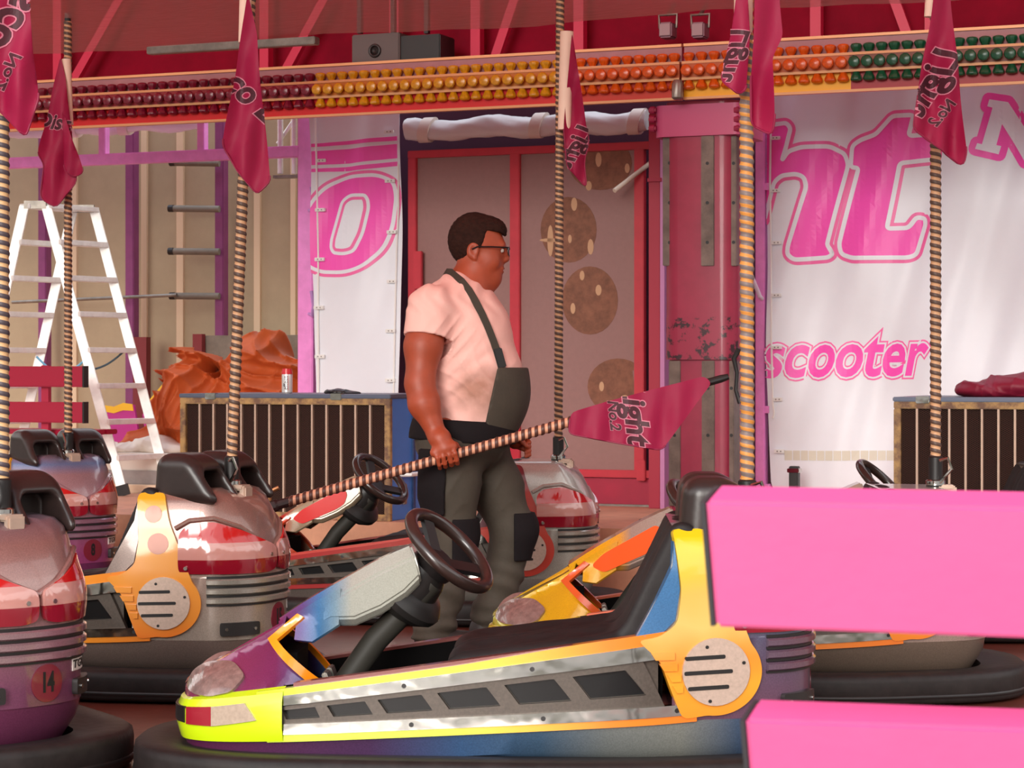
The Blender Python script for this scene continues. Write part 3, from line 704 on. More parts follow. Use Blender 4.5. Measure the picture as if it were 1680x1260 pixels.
heap('folded_cloth', 'dark crimson cloth heaped on the right-hand cabinet', 'cloth', (q.x, RE+.33, RZ1), [((-.12, -.05, .03), (.13, .16, .05)), ((.05, 0, .05), (.16, .18, .07)), ((.2, .02, .04), (.16, .15, .06))], clothm, .016, 28, .006)
q = wp(562, 646, RE+.25)
heap('dark_rag', 'small crumpled black rag on the blue cabinet top', 'rag', (q.x, RE+.25, RZ1), [((-.05, 0, .006), (.06, .05, .016)), ((.04, .01, .004), (.06, .05, .012))], M['black'], .006, 60, .004)
# rust tarpaulin pile
tarp = mat('tarp_rust', (186, 86, 40), .6, var=.12, vscale=5, bump=.1, bscale=18, spec=.25)
q = wp(385, 700, .75)
heap('tarpaulin_pile', 'crumpled rust-brown tarpaulin piled up behind the blue cabinet', 'tarpaulin', (q.x, .72, .36),
     [((-.05, 0, .32), (.56, .34, .46)), ((-.28, -.05, .50), (.26, .3, .42)), ((.14, .05, .72), (.20, .24, .32)), ((.40, .02, .48), (.34, .3, .42)), ((-.50, -.18, .14), (.2, .24, .26)), ((.10, .1, .90), (.14, .16, .18)), ((.30, .06, .70), (.28, .24, .18))], tarp, .07, 26, .009)
# boards and planks by the tarpaulin
gb = mat('board_grey', (132, 122, 108), .8, var=.25, vscale=7)
a = wbox(322, 550, 492, 600, 1.5, 1.55); tag(MB().box((a[0][0], 1.5, .36), a[1]).build('grey_board', gb, off=(a[0][0], 1.5, .36), wall=True), 'weathered grey board standing behind the rust tarpaulin', 'board')
a = wbox(316, 548, 331, 640, 1.44, 1.49); tag(MB().box((a[0][0], 1.44, .36), a[1]).build('red_batten', mat('batten_red', (130, 40, 44), .6), off=(a[0][0], 1.44, .36), wall=True), 'narrow dark red batten at the left end of the grey board', 'batten')
a = wbox(218, 553, 240, 690, 1.44, 1.5); tag(MB().box((a[0][0], 1.44, .36), a[1]).build('red_plank', mat('plank_red', (124, 36, 40), .55), off=(a[0][0], 1.44, .36), wall=True), 'dark red upright plank leaning by the purple post behind the ladder', 'plank')
# magenta and yellow painted panels
mag = mat('panel_magenta', (196, 52, 150), .5); ylw = mat('panel_yellow', (246, 196, 40), .5)
for lab, pts, yl in (('magenta panel with yellow scalloped top seen through the ladder', [(168, 668), (222, 664), (228, 702), (168, 706)], [(168, 664), (190, 667), (205, 661), (220, 663), (222, 674), (205, 673), (190, 678), (168, 674)]),
                     ('pointed magenta panel with yellow edge beside the rust tarpaulin', [(236, 680), (272, 632), (274, 690), (240, 705)], [(238, 668), (270, 630), (272, 637), (243, 674)])):
    e = .95; b = tuple(wp(pts[0][0], 740, e)); r = tag(wall_empty('painted_panel', (b[0], e, .36)), lab, 'panel'); of = (b[0], e, .36)
    f = lambda u, v, h: (wp(u, v, e).x, e-h, wp(u, v, e).z)
    bot = [(x, 806) for x in (pts[3][0], pts[2][0])]
    patch(poly_bm([[pts[0], pts[1], pts[2], (pts[2][0], 815), (pts[3][0], 815), pts[3]]]), f, .02).build('board', mag, r, off=of)
    patch(poly_bm([yl]), f, .026, base=.018).build('yellow_trim', ylw, r, off=of)
# planks and white sheet on the trailer floor
for i, (y0, y1, x0, x1, m, lab, e) in enumerate(((796, 812, 160, 300, mat('plank_pale', (214, 190, 162), .7, var=.15), 'pale plank lowest on the trailer floor behind the ladder foot', .0), (772, 792, 150, 300, mat('plank_greyblue', (150, 142, 140), .6, var=.2), 'grey planks laid flat seen between the ladder treads', .1), (744, 768, 168, 292, mat('plank_white', (226, 216, 204), .6), 'white board with a dark knot lying on the grey planks', .12))):
    a = wbox(x0, y0, x1, y1, e, e+.4)
    z0 = .36 if i == 0 else zprev
    zprev = a[1][2]
    tag(MB().box((a[0][0], e, z0), (a[1][0], e+.4, a[1][2])).build('plank', m, off=(a[0][0], e, z0), wall=True, bevel=.004), lab, 'plank')
q = wp(232, 740, .35)
heap('white_sheet', 'crumpled off-white sheet lying on the boards beside the ladder', 'sheet', (q.x, .36, zprev), [((-.12, 0, .02), (.18, .16, .05)), ((.08, .02, .05), (.14, .14, .07)), ((.2, 0, .02), (.16, .14, .05))], mat('sheet_offwhite', (222, 210, 196), .6), .018, 24, .007)
# ------------------------------------------------------------------ stepladder
lt, ld = M['alu'], mat('stile_alu_shadowed', (206, 188, 176), .4, .7, var=.15)
Yl = 14.2; wv = Vector((.235, .36, 0)); zf = .36
def foot(px): return Vector(((px-CX)/F*Yl, Yl, zf))
base = foot(150); r = tag(empty('stepladder', base), 'aluminium double stepladder standing open on the left', 'ladder')
def sect(top, ft, side):
    top = P(top, 338, Yl); ft = foot(ft); d = (ft-top)
    for k, nm in ((0, 'stile'), (1, 'stile')):
        mb = MB(); mb.bar(top+wv*k, ft+wv*k, .026, .06, up=(0, 1, .0) if False else (1, 0, 0)); mb.build(nm, lt if k else lt, r, off=base, bevel=.003)
        q = ft+wv*k; MB().bar(q+Vector((0, 0, 0)), q+(top-ft).normalized()*.07, .036, .085, up=(1, 0, 0)).build('rubber_foot', M['rubber'], r, off=base)
    for i in range(1, 8):
        t = i/8.05; p = top+d*t; a, b = p, p+wv
        MB().bar(a, b, .085, .034).build('tread', lt, r, off=base, bevel=.003)
    MB().bar(top, top+wv, .09, .03).build('top_step', lt, r, off=base, bevel=.003)
sect(76, 203, 1); sect(40, -66, -1)
for k in (0, 1):
    a = P(40, 336, Yl)+wv*k; b = P(76, 336, Yl)+wv*k; MB().bar(a, b, .03, .05).build('hinge', M['steel'], r, off=base)
a, b = P(60, 585, Yl), P(138, 592, Yl); pts = [a.lerp(b, t)+Vector((0, 0, -.09*math.sin(math.pi*t))) for t in np.linspace(0, 1, 12)]
MB().tube(pts, .007, 8).build('safety_strap', mat('strap_blue', (110, 180, 214), .6), r, smooth=True, off=base)
a, b = P(143, 608, Yl), P(208, 572, Yl+.3); pts = [a.lerp(b, t)+Vector((0, 0, -.03*math.sin(math.pi*t))) for t in np.linspace(0, 1, 10)]
MB().tube(pts, .007, 8).build('safety_cord', mat('cord_slate', (70, 96, 106), .6), r, smooth=True, off=base)
# ------------------------------------------------------------------ crimson bench beyond the left cars
def bench(lab, base, rz, W, m, endm, seat=True, hs=.125):
    r = tag(empty('bench', base, rz), lab, 'bench')
    for z in (.69, .475):
        mb = MB().box((-W, -.025, z), (W, .025, z+hs)); mb.build('back_slat', m, r, bevel=.006)
        for s in (-1, 1): MB().box((s*W-.004 if s > 0 else -W-.006, -.026, z-.002), (W+.006 if s > 0 else -W+.004, .026, z+hs+.002)).build('slat_end', endm, r)
    if seat:
        for y in (.1, .24): MB().box((-W, y, .40), (W, y+.12, .43)).build('seat_slat', m, r, bevel=.005)
    for s in (-.6, .6):
        mb = MB().bar((s*W, .035, 0), (s*W, .035, .82), .05, .03); mb.build('leg', M['crimson'], r)
        MB().bar((s*W, .34, 0), (s*W, .34, .40), .05, .03).build('leg', M['crimson'], r)
        MB().bar((s*W, .03, .385), (s*W, .36, .385), .04, .03).build('seat_bearer', M['crimson'], r)
    return r
q = wall_world(wp(140, 650, -.95).x-.75, -.95, .36)
bench('crimson slatted bench behind the left bumper cars', q, TH, .75, mat('bench_crimson', (156, 4, 48), .4), M['black'])
# ------------------------------------------------------------------ roof truss, speaker, fittings above the light bars
r, o = wt('roof_truss', 'crimson roof truss with uprights and slanting braces above the lamps', 'truss', 840, 60, -1.15)
tz0, tz1 = 2.66, 5.2
for px in (98, 437, 650, 783, 952, 1340, 1528):
    x = wp(px, 60, -1.15).x; MB().box((x-.028, -1.18, tz0), (x+.028, -1.12, tz1)).build('upright', mat('truss_crimson', (190, 24, 66), .45), r, off=o)
for a, b in ((122, 205), (460, 540), (800, 850), (1520, 1465)):
    p0, p1 = wp(a, 108, -1.15), wp(b, -10, -1.15); MB().bar((p0.x, -1.16, p0.z-.1), (p1.x, -1.16, p1.z), .05, .04, up=(0, 1, 0)).build('brace', mat('truss_crimson', (196, 28, 72)), r, off=o)
r, o = wt('loudspeaker', 'black loudspeaker box hanging above the yellow lamps', 'loudspeaker', 650, 100, -1.3)
a = wbox(577, 55, 655, 102, -1.42, -1.25); MB().box(*a).build('front_box', mat('speaker_grey', (84, 72, 70), .6), r, off=o, bevel=.006)
a2 = wbox(655, 57, 722, 99, -1.40, -1.2); MB().box(*a2).build('rear_box', M['black'], r, off=o, bevel=.006)
q = wp(614, 83, -1.43); MB().torus((q.x, -1.425, q.z), (0, 1, 0), .03, .008).build('driver_ring', M['black'], r, smooth=True, off=o); MB().lathe([(.0, 0), (.012, .004), (.026, -.006)], 20, (q.x, -1.425, q.z), (0, -1, 0)).build('driver_cone', M['rubber'], r, smooth=True, off=o)
for px in (590, 645, 700): q = wp(px, 55, -1.35); MB().box((q.x-.012, -1.36, q.z), (q.x+.012, -1.33, q.z+.5)).build('hanger', M['black'], r, off=o)
a = wbox(240, 60, 516, 76, -2.06, -2.0); tag(MB().box((a[0][0], a[0][1], 2.845), (a[1][0], a[1][1], 2.885)).build('metal_batten', M['steel'], off=tuple((np.array(a[0])+np.array(a[1]))/2), wall=True, bevel=.004), 'long grey metal batten fixed under the front edge of the roof net', 'batten')
for px, lab in ((1095, 'small grey floodlight on the truss, left of the pair over the column'), (1148, 'small grey floodlight on the truss, right of the pair over the column')):
    r, o = wt('floodlight', lab, 'floodlight', px, 60, -1.3); q = wp(px, 52, -1.3)
    MB().box((q.x-.035, -1.34, q.z-.035), (q.x+.035, -1.24, q.z+.045)).build('housing', mat('flood_grey', (120, 74, 86), .5), r, off=o, bevel=.008)
    MB().tube([(q.x-.045, -1.29, q.z+.02), (q.x-.05, -1.29, q.z+.09), (q.x+.05, -1.29, q.z+.09), (q.x+.045, -1.29, q.z+.02)], .008, 8).build('bracket', M['steel'], r, smooth=True, off=o)
    MB().box((q.x-.028, -1.346, q.z-.025), (q.x+.028, -1.338, q.z+.035)).build('lens', mat('flood_lens', (150, 120, 124), .2), r, off=o)
    MB().cyl((q.x, -1.29, q.z+.09), (q.x, -1.18, q.z+.16), .01, 8).build('clamp', M['steel'], r, off=o)
# ------------------------------------------------------------------ light bars with coloured lamp caps
BE = -1.48
def zz(y): return wp(840, y, BE).z
bar_edge = mat('bar_cream', (222, 160, 110), .4, .1)
LK = {'plum': (130, 14, 46), 'yellow': (226, 160, 20), 'orange': (236, 96, 14), 'green': (22, 92, 60), 'blue': (40, 90, 160)}
def lampmat(c):
    return mat('lamp_'+c, LK[c], .3, coat=.15, var=.25, vscale=60, trans=.25)
def lamp_mesh(c):
    me = bpy.data.meshes.get('lamp_'+c)
    if me: return me
    prof = [(.015, 0), (.018, .010), (.0235, .020), (.028, .032), (.0285, .038), (.024, .045), (.012, .049), (0.0005, .050)]
    n = 18; rings = []
    for rr, z in prof: rings.append([(rr*(1+.05*(k % 2))*math.cos(2*math.pi*k/n), rr*(1+.05*(k % 2))*math.sin(2*math.pi*k/n), z) for k in range(n)])
    return MB().loft(rings).mesh('lamp_'+c, lampmat(c), smooth=.5)
def light_bar(lab, px0, px1, c, low, sp=20.3, first=None):
    s0, s1 = wp(px0, 140, BE).x, wp(px1, 140, BE).x; b = ((s0+s1)/2, BE, zz(178)); r = tag(wall_empty('light_bar', b), lab, 'light bar', None)
    MB().box((s0, BE+.005, zz(121)), (s1, BE+.02, zz(91))).build('upper_panel', mat('bar_mauve', (158, 102, 106), .5, var=.1), r, off=b)
    MB().box((s0, BE+.0, zz(176)), (s1, BE+.02, zz(145))).build('lower_panel', low, r, off=b)
    MB().box((s0, BE-.034, zz(145)), (s1, BE+.015, zz(121))).build('channel', mat('bar_amber_'+c, {'plum': (150, 40, 50), 'yellow': (190, 110, 30), 'orange': (186, 90, 36), 'green': (130, 66, 44)}[c], .4), r, off=b)
    for y, h, d in ((91, .010, -.006), (120, .009, -.038), (146, .009, -.038), (176, .009, -.012)):
        MB().box((s0, BE+d, zz(y)-.004), (s1, BE+.024 if d > -.03 else BE-.0, zz(y)+h)).build('edge_strip', bar_edge, r, off=b)
    n = int(round((s1-s0)/.0655)); me = lamp_mesh(c)
    for k in range(n):
        x = s0+(k+.5)*(s1-s0)/n-b[0]
        for row, (yy, dz, rx) in enumerate(((-.020, zz(120)+.006, 0), (-.034, zz(133), math.pi/2), (-.020, zz(147), math.pi))):
            cc = c
            if first and k < first: cc = 'blue'
            o = link_mesh('lamp', lamp_mesh(cc), r); o.location = (x, yy, dz-b[2]); o.rotation_euler = (rx, 0, .3*k if row != 1 else 0)
    return r
redp = mat('bar_red', (214, 26, 30), .35); orp = mat('bar_orange', (206, 50, 28), .35)
light_bar('light bar with rows of plum-red lamp caps on the left', -60, 520, 'plum', redp, first=6)
light_bar('light bar with rows of yellow lamp caps above the man', 520, 946, 'yellow', redp)
light_bar('light bar of orange lamp caps ending above the column', 946, 1118, 'orange', orp)
light_bar('light bar of orange lamp caps right of the column joint, yellow panel below', 1122, 1396, 'orange', mat('bar_yellow', (250, 176, 20), .35))
light_bar('light bar with rows of green lamp caps on the right', 1396, 1760, 'green', mat('bar_crimson', (170, 24, 40), .35))
q = wp(1119, 150, BE); tag(MB().lathe([(.02, -.05), (.03, -.04), (.03, .03), (.02, .05)], 12, (q.x, BE-.075, q.z)).build('cable_connector', M['steel'], smooth=.5, off=(q.x, BE-.075, q.z), wall=True), 'small grey cable connector at the joint of the orange light bars', 'connector')
# ------------------------------------------------------------------ bumper cars
HALF = [(-.905, .0), (-.895, .08), (-.86, .165), (-.77, .235), (-.62, .28), (-.4, .305), (-.1, .322), (.2, .33), (.40, .325), (.55, .292), (.68, .258), (.775, .222), (.838, .160), (.868, .085), (.875, .0)]
def catmull(pts, n):
    out = []; q = [pts[0]]+pts+[pts[-1]]; q[0] = (pts[1][0], -pts[1][1]); q[-1] = (pts[-2][0], -pts[-2][1])
    for i in range(1, len(q)-2):
        p0, p1, p2, p3 = [Vector(p) for p in q[i-1:i+3]]
        for j in range(n):
            t = j/n; out.append(.5*((2*p1)+(p2-p0)*t+(2*p0-5*p1+4*p2-p3)*t*t+(3*p1-p0-3*p2+p3)*t**3))
    out.append(Vector(pts[-1])); return out
_h = catmull(HALF, 12); _d = [0.]
for a, b in zip(_h, _h[1:]): _d.append(_d[-1]+(b-a).length)
_d = np.array(_d)/_d[-1]; _hx = np.array([p.x for p in _h]); _hy = np.array([p.y for p in _h])
def O(t):
    """outline point and outward normal on the car's left flank (negative y); t 0 at the nose, 1 at the tail, mirrored past 1"""
    s = -1.
    if t > 1: t = 2-t; s = 1.
    if t < 0: t = -t; s = 1.
    x, y = np.interp(t, _d, _hx), np.interp(t, _d, _hy); e = .004
    x1, y1, x2, y2 = np.interp(max(t-e, 0), _d, _hx), np.interp(max(t-e, 0), _d, _hy), np.interp(min(t+e, 1), _d, _hx), np.interp(min(t+e, 1), _d, _hy)
    n = Vector((-(y2-y1), x2-x1)); n.normalize()
    if t <= 1e-6: n = Vector((-1, 0))
    if t >= 1-1e-6: n = Vector((1, 0))
    return x, s*y, n.x, s*n.y
def tx(x): return float(np.interp(x, _hx, _d))
def zl(x): return .181+.057*x
def zu(x): return .350+.146*x
def flank(x, z, out, s):          # s -1 near flank (car's left), +1 right flank
    px_, py, nx, ny = O(tx(x)); return (px_+nx*out, (py+ny*out)*-s*(1 if True else 1) if False else (-(py+ny*out) if s > 0 else py+ny*out), z)
def ring(zf, inset, n=72):
    r = []
    for k in range(n):
        x, y, nx, ny = O(2*k/n); r.append((x-nx*inset, y-ny*inset, zf(x) if callable(zf) else zf))
    return r
def strip(mb, x0, x1, zt, zb, o0, o1, s, n=24, skew=0., ot=None):
    rs = []
    for k in range(n+1):
        x = x0+(x1-x0)*k/n; a, b = zb(x), zt(x); xx = x+skew*0
        rs.append([flank(xx, a, o0, s), flank(xx, a, o1, s), flank(xx, b, o1 if ot is None else ot, s), flank(xx, b, o0, s)])
    return mb.loft(rs)
# rear shell: sides nearly upright, tail sloping in
ZS = [.30, .43, .52, .60, .66, .70, .725, .735]; IR = [0, 0, .012, .035, .065, .10, .15, .20]; IS = [0, 0, .004, .010, .018, .028, .05, .09]
def XF(z): return float(np.interp(z, [.30, .424, .4245, .43, .608, .70, .735], [.475, .475, .371, .371, .475, .49, .50]))
def S(t, z, out):
    """point on the rear shell; t is the outline parameter (1 = tail centre, past 1 = right side)"""
    x, y, nx, ny = O(t); w = max(nx, 0)**1.5; ins = np.interp(z, ZS, IS)*(1-w)+np.interp(z, ZS, IR)*w
    return (x-nx*(ins-out), y-ny*(ins-out), z)
def Smap(sgn):                   # (x along the flank, z) -> rear shell
    return lambda u, v, h: S(tx(u) if sgn < 0 else 2-tx(u), v, h)
TU = 1-tx(.49)
def Tmap(u, v, h): return S(1-u*TU, v, h)     # u -1 right edge .. 0 tail centre .. 1 left edge
def ridge(x): return float(np.interp(x, [-.905, -.88, -.81, -.648, -.511, -.307, -.22], [.265, .287, .324, .408, .498, .614, .650]))
def wr(x): return float(np.interp(x, [-.9, -.83, -.6, -.45, -.23], [.05, .09, .13, .105, .085]))
def Nmap(sgn):
    def f(u, v, h):
        zb = .24; yb = abs(O(tx(u))[1])-.004; q_ = min(max((u+.64)/.15, 0), 1); yb += (wr(u)+.007-yb)*q_; t = min(max((v-zb)/max(ridge(u)-.01-zb, .02), 0), 1); w = yb+(wr(u)-yb)*(t**1.35)
        return (u-h*.25, sgn*(w+h*.8), v+h*.45)
    return f
def helix(name, c1, c2, pitch):
    if name in MATS: return MATS[name]
    m = mat(name, c1, .5); nt_ = m.node_tree; b = nt_.nodes['Principled BSDF']
    tc = nt_.nodes.new('ShaderNodeTexCoord'); s = nt_.nodes.new('ShaderNodeSeparateXYZ'); nt_.links.new(tc.outputs['Object'], s.inputs[0])
    d = nt_.nodes.new('ShaderNodeMath'); d.operation = 'DIVIDE'; d.inputs[1].default_value = pitch; nt_.links.new(s.outputs[2], d.inputs[0])
    at = nt_.nodes.new('ShaderNodeMath'); at.operation = 'ARCTAN2'; nt_.links.new(s.outputs[1], at.inputs[0]); nt_.links.new(s.outputs[0], at.inputs[1])
    q = nt_.nodes.new('ShaderNodeMath'); q.operation = 'MULTIPLY_ADD'; q.inputs[1].default_value = 1/(2*math.pi); nt_.links.new(at.outputs[0], q.inputs[0]); nt_.links.new(d.outputs[0], q.inputs[2])
    f = nt_.nodes.new('ShaderNodeMath'); f.operation = 'FRACT'; nt_.links.new(q.outputs[0], f.inputs[0])
    r = nt_.nodes.new('ShaderNodeValToRGB'); e = r.color_ramp.elements
    e[0].position = .0; e[0].color = lin(c1); e[1].position = 1; e[1].color = lin(c1)
    for p, c in ((.50, c1), (.56, c2), (.93, c2)):
        k = r.color_ramp.elements.new(p); k.color = lin(c)
    nt_.links.new(f.outputs[0], r.inputs[0]); nt_.links.new(r.outputs[0], b.inputs['Base Color']); return m
def pole_mesh(L, rad, pitch, m):
    key = 'pole_%s_%.3f' % (m.name, L); me = bpy.data.meshes.get(key)
    if me: return me
    n, k = 14, 6; N = int(L/pitch*k); rings = []
    for i in range(N+1):
        z = L*i/N; rg = []
        for j in range(n):
            a = 2*math.pi*j/n; ph = (z/pitch+a/(2*math.pi)) % 1.; rr = rad*(1+.10*math.cos(2*math.pi*(ph-.25)))
            rg.append((rr*math.cos(a), rr*math.sin(a), z))
        rings.append(rg)
    return MB().loft(rings).mesh(key, m, smooth=1.2)
def seat_mesh():
    me = bpy.data.meshes.get('seat_pad')
    if me: return me
    Fd = Field((-.2, -.24, .22), (.62, .24, .80), .0095)
    def pad(x, y, z):
        yy = np.maximum(np.abs(y)-.10, 0); dip = .022*np.exp(-(y/.06)**2)
        def seg(ax, az, bx, bz, th):
            bax, baz = bx-ax, bz-az; h = np.clip(((x-ax)*bax+(z-az)*baz)/(bax*bax+baz*baz), 0, 1)
            return np.sqrt((x-ax-bax*h)**2+(z-az-baz*h)**2)-th
        d = smin(seg(-.10, .325, .33, .375, .052), seg(.36, .40, .505, .70, .042), .06)
        bol = sd_cone((-.08, -.112, .352), (.30, -.112, .398), .034, .036); bo2 = sd_cone((-.08, .112, .352), (.30, .112, .398), .034, .036)
        return smin(np.sqrt(np.maximum(d+.02, 0)**2+yy**2)-.02, np.minimum(bol(x, y, z), bo2(x, y, z)), .02)+dip*(z < .9)*np.clip((d+.05)*0+1, 0, 1)*.6-.004*np.sin(x*40)*np.sin(y*30)
    Fd.op(pad, (-.18, -.22, .25), (.6, .22, .78), .01)
    return Fd.mesh('seat_pad', M['seat'])
def head_mesh():
    me = bpy.data.meshes.get('headrest_pad')
    if me: return me
    Fd = Field((.40, -.16, .66), (.86, .16, .92), .008)
    def hr(x, y, z):
        zt = np.clip((.872-z)/.18, 0, 1.2); xc = .585+.06*zt; hx = .062+.075*zt
        qx = np.abs(x-xc)-hx+.045; qy = np.abs(y)-.122+.07; qz = np.abs(z-.765)-.105+.06
        d = np.sqrt(np.maximum(qx, 0)**2+np.maximum(qy, 0)**2+np.maximum(qz, 0)**2)+np.minimum(np.maximum(np.maximum(qx, qy), qz), 0)-.05
        qy = np.abs(y)-.066+.03; qz = np.abs(z-.72)-.075+.03; qx = np.abs(x-.78)-.16
        h = np.sqrt(np.maximum(qy, 0)**2+np.maximum(qz, 0)**2)+np.minimum(np.maximum(qy, qz), 0)-.03
        h = np.maximum(h, qx); return smax(d, -h, .03)
    Fd.op(hr, (.42, -.15, .68), (.84, .15, .90), .01)
    return Fd.mesh('headrest_pad', M['headrest'])
M['seat'] = mat('seat_black', (34, 29, 29), .55, spec=.25, var=.3, vscale=9, bump=.12, bscale=25)
M['headrest'] = mat('headrest_black', (44, 33, 31), .32, var=.25, vscale=10, bump=.08, bscale=22)
M['tub'] = mat('tub_black', (12, 10, 10), .8, spec=.08)
M['glassdark'] = mat('window_dark', (20, 20, 21), .25, spec=.3)
M['panelsilver'] = mat('panel_pewter', (82, 73, 66), .4, .35, var=.2, vscale=120)
M['wheel'] = mat('wheel_black', (46, 32, 28), .28, coat=.3)
M['padblack'] = mat('pad_black', (34, 31, 30), .4)
M['screw'] = mat('screw', (190, 186, 180), .25, 1.)
SLOT = mat('slot_black', (20, 16, 15), .6)
CAR_CACHE = {}
def car(lab, px, Y, yaw, c, number, pole=True, pole_mat=None, lean=0., pole_top=2.885):
    """px, Y: picture column and distance of the pole socket; yaw: tail turned towards the viewer (degrees)"""
    ps = math.radians(yaw); PX = .70
    X = (px-CX)/F*Y; loc = (X-PX*math.cos(ps), Y+PX*math.sin(ps), 0)
    r = tag(empty('bumper_car', loc, -ps), lab, 'bumper car', 'bumper cars on the track')
    K = c['key']
    def put(name, me, par=None): return link_mesh(name, me, par or r)
    def once(key, fn):
        if key not in CAR_CACHE: CAR_CACHE[key] = fn()
        return CAR_CACHE[key]
    # rubber bumper
    def f():
        prof = [(-.03, .035), (.10, .004), (.134, .012), (.140, .022), (.141, .088), (.137, .106), (.125, .116), (.06, .114), (.03, .109), (-.02, .105)]
        n = 96; rings = []
        for i in range(n+1):
            x, y, nx, ny = O(2*(i % n)/n); w = 1+.12*abs(ny); rings.append([(x+nx*o*w, y+ny*o*w, z) for o, z in prof])
        return MB().loft(rings, True, False).mesh('bumper', M['rubber'], smooth=.9)
    put('bumper', once('bumper', f))
    def f():
        n = 96; rings = []
        for i in range(n+1):
            x, y, nx, ny = O(2*(i % n)/n); w = 1+.12*abs(ny); rings.append([(x+nx*o*w, y+ny*o*w, z) for o, z in ((.139, .028), (.143, .032), (.143, .040), (.139, .044))])
        return MB().loft(rings, True, False).mesh('bumper_band', M['black'], smooth=.9)
    b_ = bpy.data.objects[r.children[0].name] if r.children else None
    put('bumper_band', once('bumper_band', f), [o for o in bpy.data.objects if o.parent == r][0])
    # lower hull
    hullm = ramp_mat('hull_'+K, c['hull'], 0, -.9, .9, .35, .35, .6, flake=.12)
    put('hull', MB().loft([ring(.035, .12), ring(.09, .055), ring(lambda x: zl(x)-.07, .012), ring(lambda x: zl(x)-.008, 0)]).mesh('hull', hullm, smooth=.9))
    # belt trims, fading along the car
    trimm = ramp_mat('trim_'+K, c['trim'], 0, -.9, .9, .28, 0, .7, blot=.0)
    sillm = mat('sill_'+K, c['sill'], .3, coat=.5)
    for s in (-1, 1):
        put('lower_trim', strip(MB(), -.63, .54, lambda x: zl(x)+.011, lambda x: zl(x)-.009, -.03, .010, s, 30).mesh('lower_trim', trimm, smooth=.6))
        put('upper_trim', strip(MB(), -.66, .50, lambda x: zu(x)+.020+.012*max(0, min(1, (x+.1)*3)), lambda x: zu(x)-.002, -.03, .008, s, 30).mesh('upper_trim', trimm, smooth=.6))
        put('sill_edge', strip(MB(), -.56, .40, lambda x: zu(x)+.031, lambda x: zu(x)+.012, -.045, -.004, s, 26).mesh('sill_edge', sillm, smooth=.6))
    # flank panels with dark windows and polished rails
    for s in (-1, 1):
        def f(s=s):
            m_ = MB(); strip(m_, -.66, .44, lambda x: zu(x)-.03, lambda x: zl(x)+.04, -.05, -.014, s)
            f_ = lambda u, v, h: flank(u, zl(u)+.04+v*(zu(u)-.07-zl(u)-.0), h, s)
            wins = []
            for k, (a, b) in enumerate(((-.590, -.484), (-.466, -.338), (-.326, -.174), (-.163, .011), (.020, .203), (.205, .405))):
                sk = .014+.0085*k; wins.append(round_poly([(a, .80), (b-sk, .80), (b, .24), (a+sk*.85, .24)], .012, 3))
            outer = [(-.67, 1.02), (.39, 1.02), (.455, -.02), (-.65, -.02)]
            patch(cut(curve_bm([outer]+wins), .05), f_, .004, m_, base=-.02)
            return m_.mesh('side_panel', M['panelsilver'], smooth=.5), wins
        me, wins = once('side_panel%d' % s, f); sp = put('side_panel', me)
        for k, w in enumerate(wins):
            def g(k=k, w=w, s=s):
                f_ = lambda u, v, h: flank(u, zl(u)+.04+v*(zu(u)-.07-zl(u)), h, s)
                cx = sum(p[0] for p in w)/len(w); ww = [(cx+(p[0]-cx)*.97, .505+(p[1]-.505)*.95) for p in w]
                return patch(cut(poly_bm([ww]), .06), f_, -.012, base=-.018).mesh('side_window', M['glassdark'], smooth=.5)
            put('side_window', once('win%d%d' % (s, k), g), sp)
        for nm, zt, zb, xa, xb in (('upper_rail', lambda x: zu(x)+.001, lambda x: zu(x)-.026-.014*max(0, (x+.6)*.9), -.63, .475), ('lower_rail', lambda x: zl(x)+.040, lambda x: zl(x)+.011, -.62, .515)):
            def g(zt=zt, zb=zb, xa=xa, xb=xb, s=s, nm=nm):
                m_ = MB(); strip(m_, xa, xb, zt, zb, -.01, .014, s, 30, ot=.0122); return m_.mesh(nm, M['chrome'], smooth=.5)
            rl = put(nm, once(nm+str(s), g))
            for x in np.linspace(xa+.03, xb-.03, 4):
                z = (zt(x)+zb(x))/2
                put('rail_screw', once('rs%s%d%.2f' % (nm, s, x), lambda: MB().cyl(flank(x, z, .006, s), flank(x, z, .0135, s), .007, 8).mesh('rail_screw', M['black'], smooth=.5)), rl)
    # nose block around the front with lamps and grille
    blockm = mat('block_'+K, c['block'], .28, coat=.7)
    def f():
        n = 48; rings = []; t0 = tx(-.585)
        for zf, o in ((lambda x: zl(x)-.012, -.01), (lambda x: zl(x)-.006, .012), (lambda x: zl(x)+.03, .022), (lambda x: zu(x)-.015, .022), (lambda x: zu(x)+.012, .010), (lambda x: zu(x)+.024, -.02)):
            rg = []
            for k in range(n+1):
                t = -t0+2*t0*k/n; x, y, nx, ny = O(t); fade = 1.; rg.append((x+nx*o*fade, y+ny*o*fade, zf(x)))
            rings.append(rg)
        m_ = MB().loft(rings, False, False); return m_
    nb = put('nose_block', f().mesh('nose_block', blockm, smooth=.7))
    Fm = lambda u, v, h: (lambda q: (q[0]+q[2]*(.022+h), q[1]+q[3]*(.022+h), zl(q[0])+.02+v*(zu(q[0])-zl(q[0])-.01)))(O(u))
    t0 = tx(-.63); tq = tx(-.86)
    put('grille', once('grille', lambda: patch(cut(poly_bm([[(-tq, .25), (tq, .25), (tq, .80), (-tq, .80)]]), .03), Fm, .004, base=-.01).mesh('grille', M['black'], smooth=.6)), nb)
